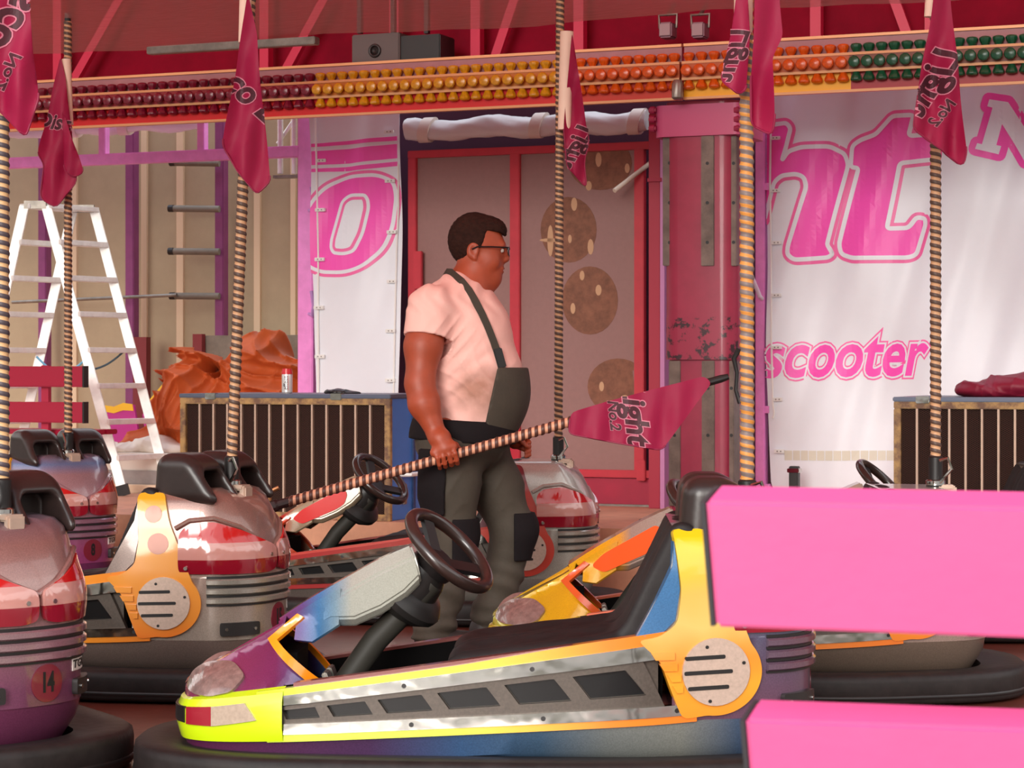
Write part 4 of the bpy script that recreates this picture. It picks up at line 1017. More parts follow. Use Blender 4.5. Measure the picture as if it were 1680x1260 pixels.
    for s in (-1, 1):
        # O(t) for t>0 lies on the near (left) flank
        a, b, e = s*-1*(tq+.006), s*-1*(tq+.05), s*-1*(t0-.012)
        put('front_reflector', once('refl%d' % s, lambda: patch(cut(poly_bm([[(a, .22), (b, .20), (b, .80), (a, .80)]]), .02), Fm, .006, base=-.01).mesh('front_reflector', mat('reflector_red', (150, 30, 44), .18, coat=.6), smooth=.6)), nb)
        put('front_lamp', once('flamp%d' % s, lambda: patch(cut(poly_bm([[(b, .20), (e, .34), (e-(e-b)*.25, .84), (b, .80)]]), .02), Fm, .007, base=-.01).mesh('front_lamp', mat('lamp_clear', (196, 176, 156), .15, .3, coat=.8, var=.15, vscale=80), smooth=.6)), nb)
    # nose shell and cowl
    nosem = ramp_mat('nose_'+K, c['nose'], 0, -.9, -.1, .22, .15, .9, flake=c.get('flake', .08))
    m_ = MB()
    for s in (-1, 1):
        pl = [(-.900, .235), (-.898, .262), (-.88, .283), (-.83, .316), (-.75, .362), (-.667, .409), (-.60, .450), (-.565, .478), (-.511, .511), (-.45, .543), (-.455, .44), (-.478, .425), (-.527, .395), (-.575, .402), (-.572, .455), (-.644, .397), (-.52, .278), (-.505, .262)]
        patch(cut(poly_bm([pl]), .02), Nmap(s), 0., m_, base=-.012)
    xs = [-.900, -.885, -.86, -.83, -.79, -.75, -.70, -.65, -.6, -.56, -.52]
    rows = []
    for x in xs:
        y1 = abs(Nmap(-1)(x, ridge(x)-.004, 0)[1]); rows.append([(x, y1*q, ridge(x)-.004+.010*(1-q*q)) for q in (-1, -.6, -.2, .2, .6, 1)])
    m_.loft(rows, False, False)
    put('nose', m_.mesh('nose', nosem, smooth=.6))
    m_ = MB(); rows = []
    for x, zb_ in ((-.60, .43), (-.53, .402), (-.475, .432), (-.41, .433), (-.336, .465), (-.27, .508), (-.225, .553)):
        w = wr(x)+.004; zt = ridge(x)+.012; rows.append([(x, -w*.75, zb_), (x-.0, -w, zb_+.025), (x-.012, -w*.98, zt-.03), (x-.03, -w*.72, zt), (x-.03, w*.72, zt), (x-.012, w*.98, zt-.03), (x, w, zb_+.025), (x, w*.75, zb_)])
    m_.loft(rows)
    cw = put('cowl', m_.mesh('cowl', nosem, smooth=.5, bevel=.006))
    if c.get('cowl_panel'):
        cpm = mat('cowlpanel_'+K, c['cowl_panel'], .25, coat=.8)
        for s in (-1, 1):
            m_ = MB(); fm = lambda u, v, h: (u, s*(wr(u)+.004+h), v)
            patch(cut(poly_bm([round_poly([(-.50, .498), (-.31, .602), (-.285, .575), (-.30, .525), (-.34, .50), (-.50, .43), (-.545, .455)], .018)]), .04), fm, .005, m_); put('cowl_panel', m_.mesh('cowl_panel', cpm, smooth=.5), cw)
    for s in (-1, 1):
        hp = round_poly([(-.893, .262), (-.868, .30), (-.825, .327), (-.745, .335), (-.700, .305), (-.735, .262), (-.80, .246), (-.86, .248)], .018)
        cen = (-.80, .293)
        def f(s=s):
            def hm(u, v, h):
                d = min(1, math.hypot((u-cen[0])/.10, (v-cen[1])/.05)); return Nmap(s)(u, v, h+(.020*(1-d) if h > 0 else 0))
            return patch(cut(poly_bm([hp]), .012), hm, .010, base=-.004).mesh('headlight', mat('headlight_clear', (140, 116, 110), .2, .3, coat=.7, var=.3, vscale=45), smooth=.6)
        put('headlight', once('headlight%d' % s, f))
        def f(s=s):
            m_ = MB()
            for pl in ([(-.566, .468), (-.650, .397), (-.620, .397), (-.548, .458)], [(-.650, .397), (-.524, .274), (-.496, .280), (-.620, .397)]): patch(cut(poly_bm([pl]), .015), Nmap(s), .012, m_, base=-.004)
            return m_
        put('cockpit_trim', f().mesh('cockpit_trim', mat('ctrim_'+K, c['ctrim'], .25, coat=.7), smooth=.5))
    # cockpit tub
    def f():
        m_ = MB(); n = 30; outer = []; t0, t1 = tx(-.60), tx(.47)
        L = [O(t0+(t1-t0)*k/n) for k in range(n+1)]
        pts = [(q[0]-q[2]*.05, q[1]-q[3]*.05) for q in L]; loop = pts+[(x, -y) for x, y in pts[::-1]]
        m_.loft([[(x, y, zu(x)+.022) for x, y in loop], [(x*.97, y*.97, .17) for x, y in loop]], True, False)
        m_.add([(x*.97, y*.97, .17) for x, y in loop], [tuple(range(len(loop)))])
        return m_.mesh('cockpit_tub', M['tub'], smooth=.6)
    tb = put('cockpit_tub', once('tub', f))
    put('dash_shade', once('dshade', lambda: MB().box((-.65, -.18, .17), (-.60, .18, .29)).box((-.62, -.12, .29), (-.57, .12, .36)).mesh('dash_shade', M['tub'])), tb)  # black block added to darken the nose interior, standing in for shade
    put('pedal', once('pedal', lambda: MB().bar((-.47, -.05, .22), (-.50, -.05, .30), .08, .016, up=(1, 0, .3)).bar((-.47, .06, .22), (-.50, .06, .30), .08, .016, up=(1, 0, .3)).mesh('pedal', M['steel'], bevel=.003)), tb)
    for s in (-1, 1):
        o = put('seat', seat_mesh()); o.location = (0, s*.138, .0)
        if c.get('headrests', 1): o = put('headrest', head_mesh())
        else: continue
        o.location = (-.005, s*.132, .0)
    # steering
    nv = Vector((.66, -.24, .70)).normalized(); wc = Vector((-.150, 0, .640))
    put('steering_column', once('scol', lambda: MB().tube([(-.20, 0, .55), (-.36, 0, .385), (-.49, 0, .20)], .036, 14).lathe([(.075, 0), (.07, .02), (.045, .035)], 18, (-.48, 0, .205), (.63, 0, .77)).mesh('steering_column', mat('column_graphite', (48, 45, 40), .55, spec=.3), smooth=.6)))
    wh = put('steering_wheel', once('swheel', lambda: MB().torus(wc, nv, .142, .019, 48, 12).mesh('steering_wheel', M['wheel'], smooth=True)))
    def f():
        m_ = MB(); hub = wc-nv*.045; u = nv.cross(Vector((0, 1, 0))).normalized(); w = nv.cross(u)
        for a in (90, 215, 325):
            a = math.radians(a); d = u*math.cos(a)+w*math.sin(a); m_.bar(hub+d*.02, wc+d*.132-nv*.006, .045, .014, up=nv)
        m_.lathe([(.0, .014), (.055, .012), (.066, -.003), (.060, -.03)], 18, hub, nv); return m_.mesh('wheel_spokes', M['black'], smooth=.5)
    put('wheel_spokes', once('spokes', f), wh)
    put('steering_boot', once('boot', lambda: MB().lathe([(.10, -.015), (.125, .01), (.128, .03), (.108, .055), (.085, .065), (.078, .10), (.06, .135), (.03, .14)], 24, wc-nv*.205+Vector((-.01, 0, .005)), nv).mesh('steering_boot', M['padblack'], smooth=.6)))
    # rear shell
    shellm = ramp_mat('shell_'+K, c['shell'], 2, .25, .75, .3, .3, .8, flake=.12)
    n = 60; rings = []
    for z in (zl(.6)-.01, .30, .345, .424, .4246, .43, .48, .52, .56, .60, .63, .66, .685, .70, .715, .725, .735):
        t0 = tx(XF(max(z, .30))); rg = [S(t0+(2-2*t0)*k/n, z, 0) for k in range(n+1)]; rings.append(rg)
    m_ = MB(); m_.loft(rings, True, False); top = rings[-1]
    m_.add(top, [tuple(range(len(top)))])
    put('rear_shell', m_.mesh('rear_shell', shellm, smooth=.6))
    groovem = ramp_mat('groove_'+K, c['groove'], 1, -.5, .5, .25, .5, .7, flake=.1)
    m_ = MB(); t0 = tx(.735)
    for z in (.345, .378, .411):
        m_.loft([[S(t0+(2-2*t0)*k/40, z+dz, h) for dz, h in ((-.014, -.01), (-.013, .008), (-.008, .016), (.006, .016), (.011, .010), (.013, -.01))] for k in range(41)])
    gv = put('groove_band', m_.mesh('groove_band', groovem, smooth=.5))
    m_ = MB()
    for z in (.330, .362, .395, .427): m_.loft([[S(t0+(2-2*t0)*k/40, z+dz, h) for dz, h in ((-.004, -.01), (-.004, .006), (.004, .006), (.004, -.01))] for k in range(41)])
    put('groove_gap', m_.mesh('groove_gap', M['black'], smooth=.5), gv)
    # tail lamps: V of red and clear
    lampr = ramp_mat('tail_lamp', [(.40, (150, 20, 40)), (.488, (214, 150, 140)), (.548, (206, 26, 26))], 2, .40, .65, .1, .0, 1., constant=True)
    lampr.node_tree.nodes['Principled BSDF'].inputs['Emission Strength'].default_value = 0
    for s in (-1, 1):
        def f(s=s):
            pl = [(s*u, z) for u, z in ((.015, .448), (.015, .530), (.30, .590), (.50, .622), (.66, .612), (.72, .585), (.72, .44), (.10, .438))]
            if s < 0: pl = pl[::-1]
            def lm(u, v, h):
                a = abs(u); bump = .012*math.sin(math.pi*min(1, max(0, (v-.438)/.16))) if h > 0 else 0
                return Tmap(u, v, h+bump)
            return patch(cut(poly_bm([round_poly(pl, .03)]), .03), lm, .012, base=-.01).mesh('tail_lamp', lampr, smooth=.5)
        tl = put('tail_lamp', once('tlamp%d' % s, f))
        for i_, (u, z) in enumerate(((.08, .50), (.67, .46))):
            put('lamp_screw', once('lscrew%d%d' % (s, i_), lambda: MB().cyl(Tmap(s*u, z, .014), Tmap(s*u, z, .026), .007, 8).mesh('lamp_screw', M['screw'], smooth=.5)), tl)
    def f():
        m_ = MB()
        for s in (-1, 1):
            pts = [Tmap(s*u, z, .006) for u, z in ((.0, .520), (.15, .553), (.30, .60), (.50, .634), (.66, .626), (.75, .598))]; m_.tube(pts, .009, 8)
        return m_
    put('lamp_brow', f().mesh('lamp_brow', shellm, smooth=True))
    # side pillar with round grille
    pilm = ramp_mat('pillar_'+K, c['pillar'], 2, .2, .75, .3, 0, .7, blot=.10)
    for s in (-1, 1):
        f_ = Smap(s); arc = [(.59+.128*math.cos(math.radians(a)), .335+.118*math.sin(math.radians(a))) for a in range(40, -101, -10)]
        pl = [(.485, .722), (.580, .722), (.605, .62), (.655, .50)]+arc+[(.50, zl(.5)), (.47, .285), (.44, .37), (.38, .425), (.44, .435), (.487, .47), (.50, .56)]
        pl = round_poly(pl, .02, 3)
        if s > 0: pl = pl[::-1]
        p_ = put('side_pillar', patch(cut(poly_bm([pl]), .025), f_, .014, base=-.01).mesh('side_pillar', pilm, smooth=.5))
        def f(s=s, f_=f_):
            m_ = MB(); patch(cut(poly_bm([ell2(.59, .337, .092, .092, 36)[::(1 if s < 0 else -1)]]), .03), f_, .022, m_, base=.0)
            return m_.mesh('round_grille', mat('disc_pewter', (196, 172, 156), .4, .3, coat=.3, var=.12, vscale=90), smooth=.5)
        dg = put('round_grille', once('disc%d' % s, f), p_)
        def f(s=s, f_=f_):
            m_ = MB()
            for x0, x1, z in ((.505, .615, .375), (.502, .635, .335), (.512, .625, .293)): patch(cut(poly_bm([round_poly([(x0, z-.006), (x1, z-.002), (x1, z+.009), (x0, z+.005)], .006, 3)[::(1 if s < 0 else -1)]]), .03), f_, .0235, m_, base=.015)
            for x, z in ((.565, .405), (.665, .36), (.573, .258)): patch(poly_bm([ell2(x, z, .005, .005, 8)]), f_, .0235, m_, base=.015)
            return m_
        put('slot', f().mesh('slot', SLOT), p_)
        m_ = MB()
        for x0, x1, z in ((.415, .478, .392), (.437, .485, .362), (.458, .495, .332), (.472, .50, .302)): patch(cut(poly_bm([[(x0, z), (x0+.012, z-.02), (x1, z-.02), (x1, z)]]), .03), f_, .020, m_, base=.0)
        put('pillar_rib', m_.mesh('pillar_rib', pilm, smooth=.3), p_)
        if c.get('spots'):
            m_ = MB()
            for x, z, q in ((.548, .648, .030), (.568, .545, .037)): patch(cut(poly_bm([ell2(x, z, q, q, 24)]), .025), f_, .0155, m_, base=.0)
            put('pillar_spot', m_.mesh('pillar_spot', mat('spot_'+K, c['spots'], .4, .3), smooth=.5), p_)
        # coloured cheek in front of the pillar
        pl = [(.378, .435), (.44, .437), (.482, .478), (.497, .56), (.487, .69), (.48, .625), (.43, .53)]
        if s > 0: pl = pl[::-1]
        put('seat_cheek', patch(cut(poly_bm([pl]), .025), f_, .008, base=-.02).mesh('seat_cheek', ramp_mat('cheek_'+K, [(-.5, c['cheek']), (.5, c['cheek'])], 0, -.9, .9, .35, .3, .7, flake=.12), smooth=.5))
    # number, pads, sticker on the tail
    m_ = MB(); nu = -.05
    put('number_disc', once('ndisc'+K, lambda: patch(cut(poly_bm([smooth_poly([(nu+(.115*.85)*math.cos(a), .268+.054*math.sin(a)) for a in [2*math.pi*k/14 for k in range(14)]], 3)]), .04), Tmap, .003, base=-.005).mesh('number_disc', mat('disc_maroon', (112, 26, 44), .35, coat=.4), smooth=.5)))
    if number:
        bm = xf_bm(text_bm(number, 1, 0, .035), nu, .268, 0, -1, .085, .078)
        put('number_text', patch(cut(bm, .03), Tmap, .0045, base=.002).mesh('number_text', mat('number_black', (18, 12, 14), .5)))
    for s, u0, u1 in ((1, .20, .46), (-1, -.24, -.50)):
        put('tail_pad', once('pad%d%s' % (s, ''), lambda: patch(cut(poly_bm([round_poly([(u0, .222), (u1, .222), (u1, .268), (u0, .268)][::1 if s > 0 else -1], .012, 3)]), .05), Tmap, .018, base=-.01).mesh('tail_pad', M['padblack'], smooth=.5)))
        pd_ = [o for o in bpy.data.objects if o.parent == r and o.name.startswith('tail_pad')][-1]
        for q in (.15, .85):
            put('pad_screw', once('padscrew%d%.2f' % (s, q), lambda: MB().cyl(Tmap(u0+(u1-u0)*q, .245, .016), Tmap(u0+(u1-u0)*q, .245, .022), .006, 8).mesh('pad_screw', M['screw'], smooth=.5)), pd_)
    st_ = put('tail_sticker', once('sticker', lambda: patch(cut(poly_bm([[(-.44, .290), (-.24, .290), (-.24, .325), (-.44, .325)]]), .05), Tmap, .003, base=-.004).mesh('tail_sticker', mat('sticker_pale', (206, 196, 190), .4), smooth=.5)))
    put('sticker_text', once('stext', lambda: patch(cut(xf_bm(text_bm('TGW', 1, .1, .03), -.34, .308, 0, -1, .085, .032), .05), Tmap, .004, base=.002).mesh('sticker_text', M['black'])), st_)
    # deck plate, socket and pole
    put('deck_bracket', once('bracket', lambda: MB().box((.70, -.035, .722), (.765, .035, .742)).box((.745, -.03, .69), (.772, .03, .738)).mesh('deck_bracket', mat('bracket_pale', (196, 170, 152), .4, .4, var=.1), bevel=.006)))
    sk = put('pole_socket', once('socket', lambda: MB().lathe([(.026, .70), (.034, .735), (.034, .75), (.026, .76), (.026, .84), (.021, .845)], 16, (.70, 0, 0)).mesh('pole_socket', M['black'], smooth=.5)))
    put('socket_ring', once('sring', lambda: MB().lathe([(.030, .736), (.036, .74), (.036, .756), (.030, .76)], 16, (.70, 0, 0)).tube([(.71, -.03, .75), (.75, -.05, .80), (.735, -.055, .84), (.71, -.035, .83)], .006, 6).mesh('socket_ring', M['chrome'], smooth=.5)), sk)
    if pole:
        L = pole_top-.80; pm = pole_mat
        po = put('contact_pole', pole_mesh(L, .0195, c.get('pitch', .0255), pm)); po.location = (.70, 0, .80)
        po.rotation_euler = (0, lean, 0)
        put('pole_tip', once('ptip', lambda: MB().lathe([(.016, 0), (.016, .1)], 12).mesh('pole_tip', M['black'], smooth=.5)), po).location = (0, 0, L-.06)
    return r, Vector((X, Y, 0))
pA = helix('pole_wrap_amber', (120, 104, 100), (206, 136, 62), .0235); 
pB = helix('pole_wrap_sand', (84, 62, 52), (200, 152, 112), .0255); pC = helix('pole_wrap_cream', (70, 60, 66), (206, 166, 118), .0255)
lime, amber = (206, 230, 16), (250, 150, 40)
SIL = (178, 172, 160); WARM = (166, 140, 128)
car('multicoloured bumper car with lime front edge, nearest, beside the pink bench', 1226, 6.42, 2, dict(key='a', hull=[(-.9, (110, 40, 84)), (-.35, (84, 50, 92)), (-.1, (62, 96, 140)), (.12, (80, 108, 136)), (.3, (140, 144, 142)), (.5, (160, 160, 152)), (.66, (84, 104, 134)), (.9, (120, 70, 92))],
    trim=[(-.9, lime), (-.2, (222, 240, 30)), (.05, (250, 200, 40)), (.3, (252, 140, 30)), (.9, (244, 110, 36))], sill=(118, 50, 44), block=(200, 226, 14),
    nose=[(-.9, (150, 60, 96)), (-.62, (118, 40, 88)), (-.56, (96, 70, 130)), (-.51, (64, 120, 172)), (-.465, (120, 150, 170)), (-.42, (176, 176, 164)), (-.1, (186, 184, 168))], ctrim=(250, 146, 20),
    shell=[(.25, (112, 74, 98)), (.43, (96, 90, 118)), (.6, SIL), (.75, (150, 150, 156))], groove=[(-.5, (90, 116, 150)), (-.2, (130, 96, 112)), (.5, (130, 90, 110))], pillar=[(.2, (250, 140, 30)), (.36, (250, 170, 40)), (.42, (252, 150, 40)), (.52, (238, 200, 110)), (.60, (240, 190, 90)), (.72, (248, 206, 20))], cheek=(70, 124, 176)), '11', pole_mat=pA, lean=-.002)
car('yellow-nosed bumper car standing just behind the nearest one', 1535, 8.15, 2, dict(key='e', headrests=0, hull=[(-.9, (196, 150, 40)), (-.5, (120, 104, 90)), (.9, (134, 112, 98))], trim=[(-.9, (230, 200, 20)), (-.3, (250, 150, 30)), (.9, (240, 110, 36))], sill=(214, 110, 80), block=(236, 206, 24),
    nose=[(-.9, (206, 196, 30)), (-.74, (226, 176, 24)), (-.5, (240, 170, 26)), (-.44, (232, 160, 60)), (-.40, WARM), (-.1, SIL)], ctrim=(206, 84, 36), cowl_panel=(236, 84, 30),
    shell=[(.25, WARM), (.75, SIL)], groove=[(-.5, SIL), (.5, SIL)], pillar=[(.2, (244, 120, 30)), (.72, (246, 196, 30))], cheek=(150, 140, 136)), '3', pole_mat=pB)
car('bumper car 15 with orange side pillar and warm silver tail', 380, 8.15, 22, dict(key='f', hull=[(-.9, (120, 104, 96)), (.9, (140, 118, 108))], trim=[(-.9, (236, 150, 40)), (.3, (244, 150, 44)), (.9, (240, 100, 30))], sill=(220, 130, 50), block=(236, 160, 40),
    nose=[(-.9, (236, 170, 40)), (-.1, SIL)], ctrim=(220, 100, 40), shell=[(.25, (176, 160, 146)), (.5, (160, 130, 120)), (.75, (160, 118, 106))], groove=[(-.5, SIL), (.5, SIL)],
    pillar=[(.2, (250, 110, 26)), (.34, (246, 150, 50)), (.55, (244, 160, 50)), (.72, (246, 180, 40))], cheek=(150, 130, 122), spots=(176, 130, 118)), '15', pole_mat=pB, lean=.045)
car('bumper car 14 with plum lower tail, cut off at the left edge', 4, 6.5, 42, dict(key='g', hull=[(-.9, (110, 50, 84)), (.9, (124, 58, 92))], trim=[(-.9, (236, 150, 40)), (.9, (240, 130, 40))], sill=(200, 120, 60), block=(236, 160, 40),
    nose=[(-.9, (236, 170, 40)), (-.1, SIL)], ctrim=(220, 100, 40), shell=[(.25, (124, 62, 96)), (.36, (140, 90, 104)), (.5, (170, 132, 126)), (.66, (158, 116, 110)), (.75, (110, 100, 116))], groove=[(-.5, SIL), (0, (170, 130, 140)), (.5, (130, 80, 104))], pillar=[(.2, (240, 130, 30)), (.72, (244, 170, 40))], cheek=(150, 120, 116)), '14', pole_mat=pC)
car('bumper car 8 with blue deck and magenta lower tail, in front of the stepladder', 112, 11.2, 46, dict(key='h', hull=[(-.9, (120, 60, 100)), (.9, (140, 60, 110))], trim=[(-.9, (236, 150, 40)), (.9, (240, 150, 40))], sill=(200, 120, 60), block=(236, 160, 40),
    nose=[(-.9, (236, 170, 40)), (-.1, SIL)], ctrim=(220, 100, 40), shell=[(.25, (164, 72, 128)), (.36, (158, 96, 124)), (.5, (170, 130, 136)), (.64, (170, 134, 140)), (.69, (110, 134, 178)), (.75, (150, 110, 100))], groove=[(-.5, (176, 150, 160)), (.5, (150, 90, 130))], pillar=[(.2, (240, 140, 30)), (.72, (246, 170, 30))], cheek=(150, 120, 116)), '8', pole_mat=pB, lean=-.002)
car('red-trimmed silver bumper car beyond the man, steering wheel by the blue cabinet', 916, 10.5, 10, dict(key='i', headrests=0, hull=[(-.9, (90, 66, 60)), (.9, (176, 168, 158))], trim=[(-.9, (176, 40, 50)), (.4, (190, 60, 46)), (.9, (224, 70, 50))], sill=(190, 70, 60), block=(190, 44, 46),
    nose=[(-.9, (190, 40, 44)), (-.60, (196, 50, 46)), (-.54, (178, 150, 122)), (-.1, (186, 168, 140))], ctrim=(200, 70, 40), cowl_panel=(214, 34, 32), shell=[(.25, SIL), (.75, (206, 204, 196))], groove=[(-.5, SIL), (.5, SIL)], pillar=[(.2, (216, 70, 54)), (.5, (206, 74, 60)), (.64, (196, 50, 40)), (.72, (120, 40, 50))], cheek=(90, 40, 48)), '7', pole_mat=pB, lean=.004)
car('dark bumper car far right, only its steering wheel rising over the pink bench', 1767, 9.95, 2, dict(key='j', headrests=0, hull=[(-.9, (90, 80, 76)), (.9, (120, 104, 96))], trim=[(-.9, (200, 90, 50)), (.9, (226, 110, 40))], sill=(180, 90, 70), block=(200, 110, 50),
    nose=[(-.9, (190, 130, 60)), (-.1, SIL)], ctrim=(200, 70, 40), shell=[(.25, WARM), (.75, SIL)], groove=[(-.5, SIL), (.5, SIL)], pillar=[(.2, (230, 120, 40)), (.72, (240, 170, 40))], cheek=(120, 110, 110)), '5', pole_mat=pB)
# ------------------------------------------------------------------ flags on the poles
flagm = mat('flag_crimson', (172, 18, 74), .6, var=.05, vscale=20)
nt = flagm.node_tree; _tr = nt.nodes.new('ShaderNodeBsdfTranslucent'); _tr.inputs[0].default_value = lin((220, 40, 104)); _mx = nt.nodes.new('ShaderNodeMixShader'); _mx.inputs[0].default_value = .35
_ou = [n for n in nt.nodes if n.type == 'OUTPUT_MATERIAL'][0]; nt.links.new(nt.nodes['Principled BSDF'].outputs[0], _mx.inputs[1]); nt.links.new(_tr.outputs[0], _mx.inputs[2]); nt.links.new(_mx.outputs[0], _ou.inputs[0])
sleevem = mat('sleeve_cream', (240, 206, 184), .6, var=.04); inkm = mat('flag_ink', (70, 20, 34), .6); ink2 = mat('flag_ink_edge', (206, 120, 140), .6)
def flag(lab, Y, polys, texts, sleeve=None, amp=.03, fwd=.035):
    c = polys[0]; cx = sum(p[0] for p in c)/len(c); cy = min(p[1] for p in c)
    base = P(cx, cy, Y); r = tag(empty('flag', base), lab, 'flag', 'crimson flags on the contact poles'); k = 3.7/Y*1000/1000
    sc = F/Y
    def fm(layer):
        def f(u, v, h):
            x = (u-cx)/sc; z = (v-cy)/sc
            d = amp*(math.sin(x*62+z*9+layer*2)*.6+math.sin(x*31-z*14+1+layer)*.7)*min(1, .25+z*3)
            p = P(u, v, Y); return Vector((p.x, p.y+d-fwd-layer*.022-h, p.z))
        return f
    for i, pl in enumerate(polys):
        pp = round_poly(pl, 10, 3); cl = patch(cut(poly_bm([pp]), 5), fm(i), .0016).build('cloth', flagm, r, smooth=1.2, off=base)
        n = len(pp); hem = []
        cen = (sum(q[0] for q in pp)/n, sum(q[1] for q in pp)/n)
        low = [q for q in pp if q[1] > cen[1]+.12*(max(a[1] for a in pp)-cen[1])]
        m_ = MB(); pts = [fm(i)(q[0], q[1], .002) for q in low]
        if len(pts) > 2: m_.tube(pts, .0035, 6); m_.build('hem', mat('flag_hem', (140, 14, 60), .6), cl, smooth=True, off=base)
    for li, txt, x, y, rot, mx, s in texts:
        for toff, m, h in ((.062, ink2, .0036), (.030, inkm, .0052)):
            bm = xf_bm(text_bm(txt, 1, .25, toff), x, y, 0, mx, s, -s)
            cr, sr = math.cos(rot), math.sin(rot)
            for v in bm.verts: dx, dy = v.co.x-x, v.co.y-y; v.co = (x+cr*dx-sr*dy, y+sr*dx+cr*dy, 0)
            mb = patch(cut(bm, 5), fm(li), h, base=h-.002, clip=polys[li])
            if mb.v: mb.build('flag_lettering', m, r, off=base)
    if sleeve:
        m_ = MB()
        for x0, y0, x1, y1, w in (sleeve,):
            a, b = P(x0, y0, Y), P(x1, y1, Y); m_.tube([a, a.lerp(b, .5), b], w/2/sc, 14)
        m_.build('sleeve', sleevem, r, smooth=.8, off=base)
    return r
flag('crimson flag with mirrored lettering cut off by the left edge, on car 14', 6.45, [[(-50, -20), (51, -20), (58, 90), (68, 165), (45, 226), (0, 182), (-50, 150)]],
     [(0, 'Disco Light', -12, 70, -.95, -1, 78), (0, 'No.2', 18, 118, -.95, -1, 32)], None, .03)
flag('crimson flag folded to a point in front of the stepladder, on car 8', 11.15, [[(101, 92), (110, 130), (122, 232), (128, 300), (94, 342), (66, 325), (75, 270), (65, 254), (82, 180)], [(106, 180), (124, 232), (143, 286), (122, 292), (108, 280)]],
     [(0, 'Disco', 98, 203, .16, 1, 34)], (109, 97, 113, 205, 15), .02)
flag('crimson flag hanging left of the man over car 15', 8.1, [[(408, -10), (424, 60), (433, 180), (446, 300), (424, 321), (390, 280), (367, 240), (385, 140), (398, 60)]],
     [(0, 'Disco Light', 415, 161, .73, 1, 56)], (403, -12, 401, 70, 20), .022)
flag('crimson flag on a cream sleeve hanging right of the man over the silver car', 10.45, [[(938, 54), (950, 130), (962, 210), (967, 232), (958, 265), (962, 310), (930, 275), (924, 210), (932, 120)]],
     [(0, 'Light', 944, 240, -1.0, -1, 40)], (930, 52, 926, 213, 22), .03)
flag('crimson two-lobed flag right of the big column on the nearest pole', 6.38, [[(1236, -15), (1276, -15), (1282, 62), (1264, 98), (1268, 200), (1264, 224), (1232, 204), (1230, 130)], [(1206, -15), (1196, 60), (1181, 135), (1207, 158), (1222, 150), (1226, 60), (1222, -15)]],
     [(1, 'Light', 1198, 92, -1.2, -1, 44)], (1220, -15, 1219, 54, 31), .03)
flag('crimson flag with mirrored lettering in front of the wide banner', 7.9, [[(1530, -15), (1556, -15), (1564, 90), (1583, 252), (1577, 274), (1540, 250), (1492, 214), (1502, 150), (1518, 60)]],
     [(0, 'Light', 1526, 134, -.98, -1, 62), (0, 'No.2', 1544, 186, -.86, -1, 25)], (1528, -12, 1525, 28, 18), .03)
# ------------------------------------------------------------------ the man, his pole and its flag
YM = 9.33; SM = F/YM
def H(px, py, y=0.): return ((px-740)/SM, y, CAMZ+(CY-py)/SM)
root = tag(empty('person', P(740, CY+CAMZ*SM, YM)), 'man in dirty pink-white shirt and olive dungarees carrying a wrapped pole', 'person')
root.location = ((740-CX)/SM, YM, 0)
skin = mat('skin', (160, 68, 40), .5, var=.12, vscale=14)
B = Field((-.30, -.46, -.0), (.42, .44, 1.84), .0055)
# trunk and limbs under the clothes
B.ell((.03, 0, 1.34), (.165, .19, .20), .05).ell((.07, 0, 1.08), (.17, .17, .20), .06).ell((.05, 0, .90), (.15, .16, .13), .05)
B.chain([(.03, -.02, 1.42), (.075, -.01, 1.50), (.105, -.01, 1.575)], [.105, .078, .076], .05)
RS, RE_, RW = (-.075, -.205, 1.405), (-.118, -.275, 1.10), (-.048, -.315, .895)
B.cone((-.0, -.12, 1.42), RS, .085, .078, .05).chain([RS, (-.105, -.245, 1.25), RE_], [.078, .074, .056], .03)
B.chain([RE_, (-.10, -.292, 1.02), RW], [.057, .060, .036], .03)
LS, LE, LW = (.02, .205, 1.40), (.10, .285, 1.10), (.205, .20, .90)
B.cone((.02, .12, 1.42), LS, .085, .078, .05).chain([LS, LE], [.078, .056], .03).chain([LE, LW], [.058, .036], .03)
RH, RK, RA = (.02, -.105, .90), (.012, -.115, .48), (-.065, -.115, .10)
LH, LK, LA = (.08, .10, .90), (.255, .105, .49), (.155, .13, .13)
B.chain([RH, RK, RA], [.10, .066, .045], .03).chain([LH, LK, LA], [.10, .066, .045], .03)
# head, facing right
hc = (.105, 0, 1.672)
B.ell((.104, 0, 1.690), (.108, .082, .108), .03).ell((.156, 0, 1.630), (.070, .063, .092), .03).cone((.14, 0, 1.568), (.172, 0, 1.545), .058, .034, .03)
B.ell((.115, 0, 1.572), (.078, .070, .058), .03).cone((.10, 0, 1.535), (.155, 0, 1.528), .066, .046, .03)
B.cone((.208, -.030, 1.668), (.208, .030, 1.668), .015, .015, .02)                       # brow
B.cone((.217, 0, 1.650), (.2285, 0, 1.615), .012, .0145, .014).ell((.222, -.013, 1.610), (.012, .010, .009), .008).ell((.222, .013, 1.610), (.012, .010, .009), .008)
B.ell((.219, -.031, 1.647), (.013, .017, .011), .012, True).ell((.219, .031, 1.647), (.013, .017, .011), .012, True)
B.ell((.210, 0, 1.574), (.013, .026, .0075), .006).ell((.206, 0, 1.561), (.014, .023, .0078), .006).ell((.223, 0, 1.5675), (.010, .024, .0024), .004, True)
B.ell((.182, 0, 1.530), (.020, .026, .020), .015)
for s in (-1, 1):
    B.ell((.092, s*.083, 1.645), (.026, .012, .036), .006, ry=.2).ell((.096, s*.094, 1.648), (.014, .007, .022), .004, True).cone((.098, s*.078, 1.62), (.10, s*.083, 1.612), .012, .010, .006)
    B.ell((.165, s*.050, 1.605), (.035, .022, .035), .02)
